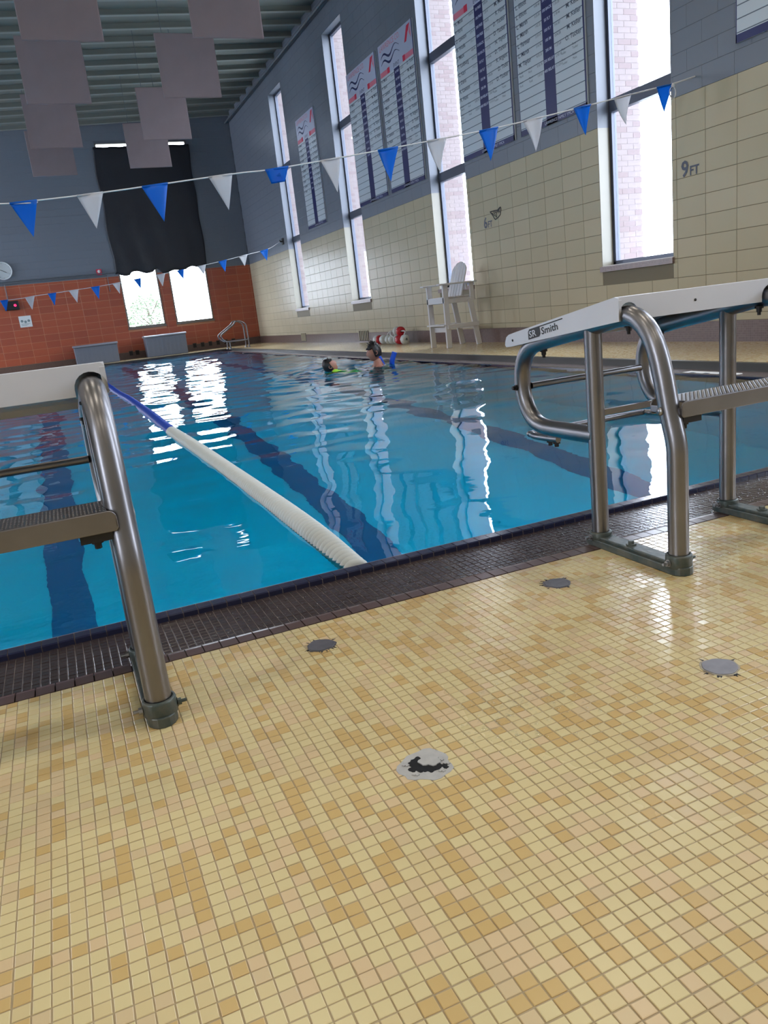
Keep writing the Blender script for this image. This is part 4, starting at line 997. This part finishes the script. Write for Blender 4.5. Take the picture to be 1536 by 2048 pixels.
# ------------------------------------------------------------------ pool ladder in the far corner
t = empty('pool_ladder', (6.0, 28, 0), 'steel grab rails of the ladder in the far right corner', 'ladder')
for dy in (-.25, .25):
    mb = MB(); P = catmull([(.44, 0), (.45, .30), (.44, .70), (.38, .83), (.22, .91), (.08, .90), (-.02, .80), (-.24, .66), (-.46, .52), (-.49, .44), (-.42, .33), (-.30, .26), (-.10, .25), (.2, .25), (.45, .26)], 5)
    mb.tube([(p.x, dy, p.y) for p in P], .024, 10); mb.build('rail', M['steel'], t)
    mb = MB(); mb.tube([(-.22, dy, .25), (-.22, dy, 0)], .022, 8); mb.lathe([(.05, 0), (.05, .02), (.03, .03)], (-.22, dy, 0), 'z', 12); mb.lathe([(.05, 0), (.05, .02), (.03, .03)], (.44, dy, 0), 'z', 12); mb.build('foot', M['steel'], t)
mb = MB(); mb.b2(-.1, .42, -.25, .25, .24, .275); mb.build('tread', M['steel'], t)

# ------------------------------------------------------------------ lifeguard chair
t = empty('lifeguard_chair', (7.05, 13.43, 0), 'tall white wooden lifeguard chair by the right wall', 'lifeguard chair')
xf, xr, hy = -.30, .33, .325
for s in (-1, 1):
    mb = MB(); mb.bar((xf, s*hy, 0), (xf, s*hy, 1.12), .05, .10, up=(1, 0, 0)); bevel(mb.build('front_leg', M['chair'], t), .006)
    mb = MB(); mb.bar((xr, s*hy, 0), (xr-.13, s*hy, .84), .05, .10, up=(1, 0, 0)); bevel(mb.build('rear_leg', M['chair'], t), .006)
    mb = MB(); mb.b2(xf-.03, xr-.06, s*hy-.022-s*.03, s*hy+.022-s*.03, .79, .89); bevel(mb.build('seat_rail', M['chair'], t), .006)
    mb = MB(); mb.b2(xf-.02, xr+.0, s*hy-.02+s*.035, s*hy+.02+s*.035, .34, .42); bevel(mb.build('side_rail', M['chair'], t), .006)
    mb = MB(); mb.b2(xf-.14, xr-.0, s*(hy+.02)-.065, s*(hy+.02)+.065, 1.12, 1.15); bevel(mb.build('armrest', M['chair'], t), .008)
    mb = MB(); mb.b2(xr-.12, xr-.04, s*hy-.02, s*hy+.02, .80, 1.12); bevel(mb.build('rear_post', M['chair'], t), .006)
for k in range(5): mb = MB(); x = xf+.02+k*.105; mb.b2(x-.046, x+.046, -hy-.02, hy+.02, .89, .912); bevel(mb.build('seat_slat', M['chair'], t), .004)
mb = MB(); mb.b2(xf-.05, xf-.025, -hy-.04, hy+.04, .80, .905); bevel(mb.build('front_apron', M['chair'], t), .006)
for k in range(2): mb = MB(); x = xf-.04+k*.12; mb.b2(x-.055, x+.055, -hy-.03, hy+.03, .40, .425); bevel(mb.build('foot_slat', M['chair'], t), .004)
mb = MB(); mb.b2(xf+.03, xf+.055, -hy-.02, hy+.02, .28, .37); bevel(mb.build('front_rail', M['chair'], t), .005)
mb = MB(); mb.b2(xr-.05, xr-.02, -hy, hy, .30, .38); bevel(mb.build('back_rail', M['chair'], t), .005)
B0, B1 = Vector((.06, 0, .90)), Vector((.27, 0, 1.56)); dz = (B1-B0); Lb = dz.length; dz.normalize()
for k, (yc, w, h) in enumerate(((-.222, .092, .46), (-.111, .092, .60), (0, .092, .66), (.111, .092, .60), (.222, .092, .46))):
    pl = [(yc-w/2, 0), (yc+w/2, 0)]
    n = 6; tops = []
    for i in range(n+1):
        y = yc+w/2-w*i/n; tops.append((y, .66*math.sqrt(max(0, 1-(y/.30)**2))*.42+.66*.58-.02))
    pl += tops; mb = MB(); mb.prism(pl, -.011, .011, 'x')
    o = bevel(mb.build('back_slat', M['chair'], t), .003); o.location = B0; o.rotation_euler = (0, math.atan2(B1.x-B0.x, B1.z-B0.z), 0)
mb = MB(); mb.b2(.14, .17, -hy, hy, 1.02, 1.11); bevel(mb.build('back_brace', M['chair'], t), .004)

# ------------------------------------------------------------------ bundle of rope floats by the wall
def un(p, X):
    d = RW.T @ np.array([p[0]-768, p[1]-1024, F_PX]); s = X/d[0]; return d[1]*s, .9+d[2]*s
FB = [((758, 683), 11, 'w'), ((762.5, 682), 7, 'r'), ((769, 682), 13, 'w'), ((780, 681), 9, 'w'), ((788.5, 680.5), 10, 'w'), ((795, 679.5), 6, 'w'), ((803, 680), 12, 'r'), ((813, 678.5), 10, 'w'), ((793, 668.5), 8, 'w'), ((801, 668.5), 9, 'r')]
LBL = ['white float at the left end of the rope pile', 'dark red float next to the left end of the rope pile', 'large white float left of the middle in the rope pile', 'small white float in the middle of the rope pile', 'white float right of the middle in the rope pile', 'pale float tight against the big red one', 'big red float at the right of the rope pile', 'white float at the right end of the rope pile', 'white float lying on top of the rope pile', 'red float lying on top of the rope pile']
t = empty('float_rope', (7.30, 17.1, 0), 'red and white floats on a rope, heaped by the right wall', 'float rope')
for i, (p, w, c) in enumerate(FB):
    y, z = un(p, 7.3); L = w/1562*18.6*1.05; r = .105
    z = .108 if i < 8 else .285
    mb = MB(); mb.lathe([(.03, -L/2), (r*.8, -L/2), (r, -L/2+.025), (r, L/2-.025), (r*.8, L/2), (.03, L/2)], (0, 0, 0), 'y', 16)
    o = mb.build('float', M['fred' if c == 'r' else 'fwhite'], t, label=LBL[i]); o.location = (RNG.uniform(-.04, .04)+(.03 if i > 7 else 0), y-17.1, z); o.rotation_euler = (RNG.uniform(-.1, .1) if i > 7 else 0, 0, RNG.uniform(-.25, .25))
mb = MB(); mb.tube(catmull([(0, 1.1, .03), (-.05, .7, .1), (.02, .3, .1), (-.06, .0, .24), (.03, -.05, .30), (-.08, -.2, .22), (0, -.5, .1), (.02, -.8, .28), (0, -.3, .28)], 5), .014, 6); mb.build('rope', M['cord'], t)

# ------------------------------------------------------------------ swimmers
def skin_body(name, verts, edges, root, mats, parent=None, sub=2):
    me = bpy.data.meshes.new(name); me.from_pydata([v[0] for v in verts], edges, []); me.materials.append(mats)
    o = bpy.data.objects.new(name, me); COL.objects.link(o)
    sk = o.modifiers.new('skin', 'SKIN'); sk.use_smooth_shade = True
    for i, v in enumerate(verts):
        d = me.skin_vertices[0].data[i]; r = v[1]; d.radius = r if isinstance(r, tuple) else (r, r); d.use_root = (i == root)
    ss = o.modifiers.new('sub', 'SUBSURF'); ss.levels = sub; ss.render_levels = sub
    if parent: o.parent = parent
    return o
def head_into(mb, c, r, R3, mi=0):
    """a head: skull, jaw, brow, nose, lips, ears; faces +x before R3"""
    n, m = 20, 16; V = []
    for j in range(m+1):
        ph = PI*j/m
        for i in range(n):
            th = 2*PI*i/n; x, y, z = math.sin(ph)*math.cos(th), math.sin(ph)*math.sin(th), math.cos(ph)
            sx, sy, sz = 1.0, .80, 1.22
            if z < 0: sy *= 1-.28*(-z)**1.3; 
            px_, py_, pz = x*sx*.98, y*sy, z*sz
            if z < -.1 and x < 0: px_ *= 1-.45*min(1, (-z)**.8)
            f = max(0, x)**3
            nose = math.exp(-((y/.13)**2)-(((z+.12)/.16)**2)); px_ += .26*f*nose
            brow = math.exp(-(((z-.16)/.10)**2)); px_ += .06*f*brow
            eye = math.exp(-(((abs(y)-.30)/.13)**2)-(((z-.02)/.10)**2)); px_ -= .12*f*eye
            lip = math.exp(-((y/.26)**2)-(((z+.46)/.07)**2)); px_ += .07*f*lip
            chin = math.exp(-((y/.3)**2)-(((z+.82)/.18)**2)); px_ += .16*max(0, x)*chin
            V.append(Vector(c) + R3 @ Vector((px_, py_, pz))*r)
    mb.add(V, [(j*n+i, (j+1)*n+i, (j+1)*n+(i+1) % n, j*n+(i+1) % n) for j in range(m) for i in range(n)], mi, True)
    for s in (-1, 1):
        P = [Vector((-.06+.16*math.cos(a), s*(.80+.08*math.sin(a*.5)), -.05+.24*math.sin(a))) for a in [2*PI*k/10 for k in range(11)]]
        mb.tube([Vector(c)+R3 @ p*r for p in P], .06*r, 6, mi=mi)
        e = Vector(c)+R3 @ Vector((.80, s*.30, .02))*r; mb.lathe([(0, -.05*r), (.07*r, 0), (0, .05*r)], e, 'z', 8, mi=1)
def hair_into(mb, c, r, R3, spikes, front=.62):
    n, m = 22, 12; V = []
    for j in range(m+1):
        ph = PI*.66*j/m
        for i in range(n):
            th = 2*PI*i/n; x, y, z = math.sin(ph)*math.cos(th), math.sin(ph)*math.sin(th), math.cos(ph)
            lim = 1.0
            if x > .25: zmin = .42 + .1*math.cos(y*6); 
            else: zmin = -.75+.9*max(0, x+.1)
            zz = max(z, zmin) if x > -.2 else z
            k = 1.10 + .03*math.sin(th*9+ph*7); V.append(Vector(c)+R3 @ Vector((x*k*.98 - (.05 if x > .2 else 0), y*.83*k, zz*1.22*k+.02))*r)
    mb.add(V, [(j*n+i, (j+1)*n+i, (j+1)*n+(i+1) % n, j*n+(i+1) % n) for j in range(m) for i in range(n)], 0, True)
    for _ in range(spikes):
        th = RNG.uniform(0, 2*PI); ph = RNG.uniform(0, .9); d = Vector((math.sin(ph)*math.cos(th), math.sin(ph)*math.sin(th)*.83, math.cos(ph)*1.22))*1.05
        b = Vector(c)+R3 @ d*r; tip = b+R3 @ (d*.22+Vector((.16, RNG.uniform(-.12, .12), .10)))*r
        mb.tube([b, (b+tip)/2+Vector((0, 0, .01)), tip], [.05*r, .04*r, .008*r], 5)
# grown swimmer, upright, head in profile looking left
t = empty('person', (4.88, 12.05, ZW), 'swimmer with short wet black hair, upright, facing left, foam noodle behind', 'person')
R3 = Matrix.Rotation(math.radians(172), 3, 'Z') @ Matrix.Rotation(math.radians(6), 3, 'Y')
vs = [((0, 0, -.62), (.17, .12)), ((.0, 0, -.38), (.16, .11)), ((.0, 0, -.14), (.20, .12)), ((.0, 0, -.035), (.13, .10)), ((-.01, 0, .05), (.066, .066)), ((-.03, 0, .13), (.066, .066)),
      ((.0, .20, -.045), .07), ((-.04, .30, -.26), .052), ((-.12, .28, -.44), .044), ((-.20, .20, -.50), .034), ((.0, -.20, -.045), .07), ((-.04, -.30, -.26), .052), ((-.12, -.28, -.46), .044), ((-.18, -.20, -.54), .034),
      ((.02, .10, -.80), .10), ((-.12, .12, -1.2), .075), ((.06, .12, -1.6), .05), ((-.04, .12, -1.66), .035), ((.02, -.10, -.80), .10), ((-.05, -.12, -1.22), .075), ((.18, -.12, -1.55), .05), ((.1, -.12, -1.62), .035)]
ed = [(0, 1), (1, 2), (2, 3), (3, 4), (4, 5), (2, 6), (6, 7), (7, 8), (8, 9), (2, 10), (10, 11), (11, 12), (12, 13), (0, 14), (14, 15), (15, 16), (16, 17), (0, 18), (18, 19), (19, 20), (20, 21)]
def fingers(vs, ed, wrist, d, up):
    d = Vector(d).normalized(); side = d.cross(Vector(up)).normalized(); w = Vector(vs[wrist][0])
    for k, (o, L) in enumerate(((-.032, .075), (-.011, .09), (.011, .085), (.032, .065))):
        b = len(vs); vs += [(tuple(w+d*.07+side*o), .012), (tuple(w+d*(.07+L*.55)+side*o*1.1-Vector(up)*.01), .0105), (tuple(w+d*(.07+L)+side*o*1.15-Vector(up)*.03), .008)]; ed += [(wrist, b), (b, b+1), (b+1, b+2)]
    b = len(vs); vs += [(tuple(w+d*.02+side*.045), .012), (tuple(w+d*.06+side*.075), .010)]; ed += [(wrist, b), (b, b+1)]
fingers(vs, ed, 9, (-.5, -.4, -.6), (-.6, 0, .6)); fingers(vs, ed, 13, (-.5, .4, -.6), (-.6, 0, .6))
def finish_body(o, mb, t, name):
    dg = bpy.context.evaluated_depsgraph_get(); me = bpy.data.meshes.new_from_object(o.evaluated_get(dg))
    mb.add([tuple(v.co) for v in me.vertices], [tuple(p.vertices) for p in me.polygons], 0, True); bpy.data.objects.remove(o)
    return mb.build(name, [M['skin'], M['hair']], t, fix=False)
o = skin_body('body', vs, ed, 0, M['skin']); mb = MB(); HC = (-.055, 0, .222); head_into(mb, HC, .118, R3); finish_body(o, mb, t, 'body')
mb = MB(); hair_into(mb, HC, .118, R3, 46); mb.build('hair', M['hair'], t, fix=False)
mb = MB(); mb.lathe([(.165, -.54), (.18, -.62), (.185, -.72), (.15, -.80)], (.0, 0, 0), 'z', 16); mb.build('swim_trunks', M['trunks'], t)
# child floating on the back, face up to the right
t = empty('person', (4.10, 12.15, ZW), 'child in a lime shirt floating on the back, dark hair to the left', 'person', None, math.radians(-68))
R3 = Matrix.Rotation(math.radians(50), 3, 'Z') @ Matrix.Rotation(math.radians(-42), 3, 'Y')
vs = [((.62, 0, -.20), (.11, .09)), ((.42, 0, -.17), (.11, .085)), ((.22, 0, -.12), (.135, .09)), ((.13, 0, -.07), (.085, .07)), ((.06, 0, -.02), (.05, .05)), ((.02, 0, .03), (.05, .05)),
      ((.20, .14, -.12), .05), ((.34, .20, -.17), .038), ((.50, .20, -.20), .032), ((.58, .20, -.20), .026), ((.20, -.16, -.11), .05), ((.26, -.34, -.11), .038), ((.36, -.48, -.09), .032), ((.42, -.54, -.08), .026),
      ((.72, .08, -.24), .07), ((.96, .09, -.34), .055), ((1.22, .09, -.46), .04), ((1.30, .09, -.44), .03), ((.72, -.08, -.24), .07), ((.96, -.09, -.30), .055), ((1.2, -.09, -.50), .04), ((1.29, -.09, -.48), .03)]
ed = [(0, 1), (1, 2), (2, 3), (3, 4), (4, 5), (2, 6), (6, 7), (7, 8), (8, 9), (2, 10), (10, 11), (11, 12), (12, 13), (0, 14), (14, 15), (15, 16), (16, 17), (0, 18), (18, 19), (19, 20), (20, 21)]
fingers(vs, ed, 9, (1, 0, 0), (0, 0, 1)); fingers(vs, ed, 13, (.6, -.6, 0), (0, 0, 1))
o = skin_body('body', vs, ed, 0, M['skin']); mb = MB(); HC = (-.03, 0, .085); head_into(mb, HC, .104, R3); finish_body(o, mb, t, 'body')
mb = MB(); hair_into(mb, HC, .104, R3, 10); mb.build('hair', M['hair'], t, fix=False)
mb = MB(); V = []
for (x, z, ry, rz) in ((.60, -.19, .155, .115), (.42, -.165, .16, .115), (.24, -.12, .185, .125), (.14, -.085, .16, .11), (.085, -.045, .095, .085)):
    for k in range(16): a = 2*PI*k/16; V.append((x, ry*math.cos(a), z+rz*math.sin(a)))
mb.add(V, [(j*16+k, j*16+(k+1) % 16, (j+1)*16+(k+1) % 16, (j+1)*16+k) for j in range(4) for k in range(16)], 0, True)
mb.tube([(.19, -.13, -.11), (.235, -.25, -.11), (.27, -.34, -.11)], [.075, .062, .056], 10, caps=False); mb.tube([(.18, .12, -.12), (.28, .18, -.15), (.38, .2, -.18)], [.075, .062, .054], 10, caps=False)
mb.build('shirt', M['neon'], t)
# blue foam noodle looped behind the grown swimmer
mb = MB(); P = catmull([(.02, .22, .12), (.06, .20, .0), (.10, .14, -.14), (.12, .04, -.18), (.11, -.06, -.16), (.09, -.14, -.08), (.07, -.20, .05), (.12, -.23, .19)], 6)
mb.tube(P, .042, 14); mb.build('pool_noodle', M['noodle'], label='bent blue foam noodle behind the upright swimmer', cat='noodle').location = (4.99, 12.10, ZW)
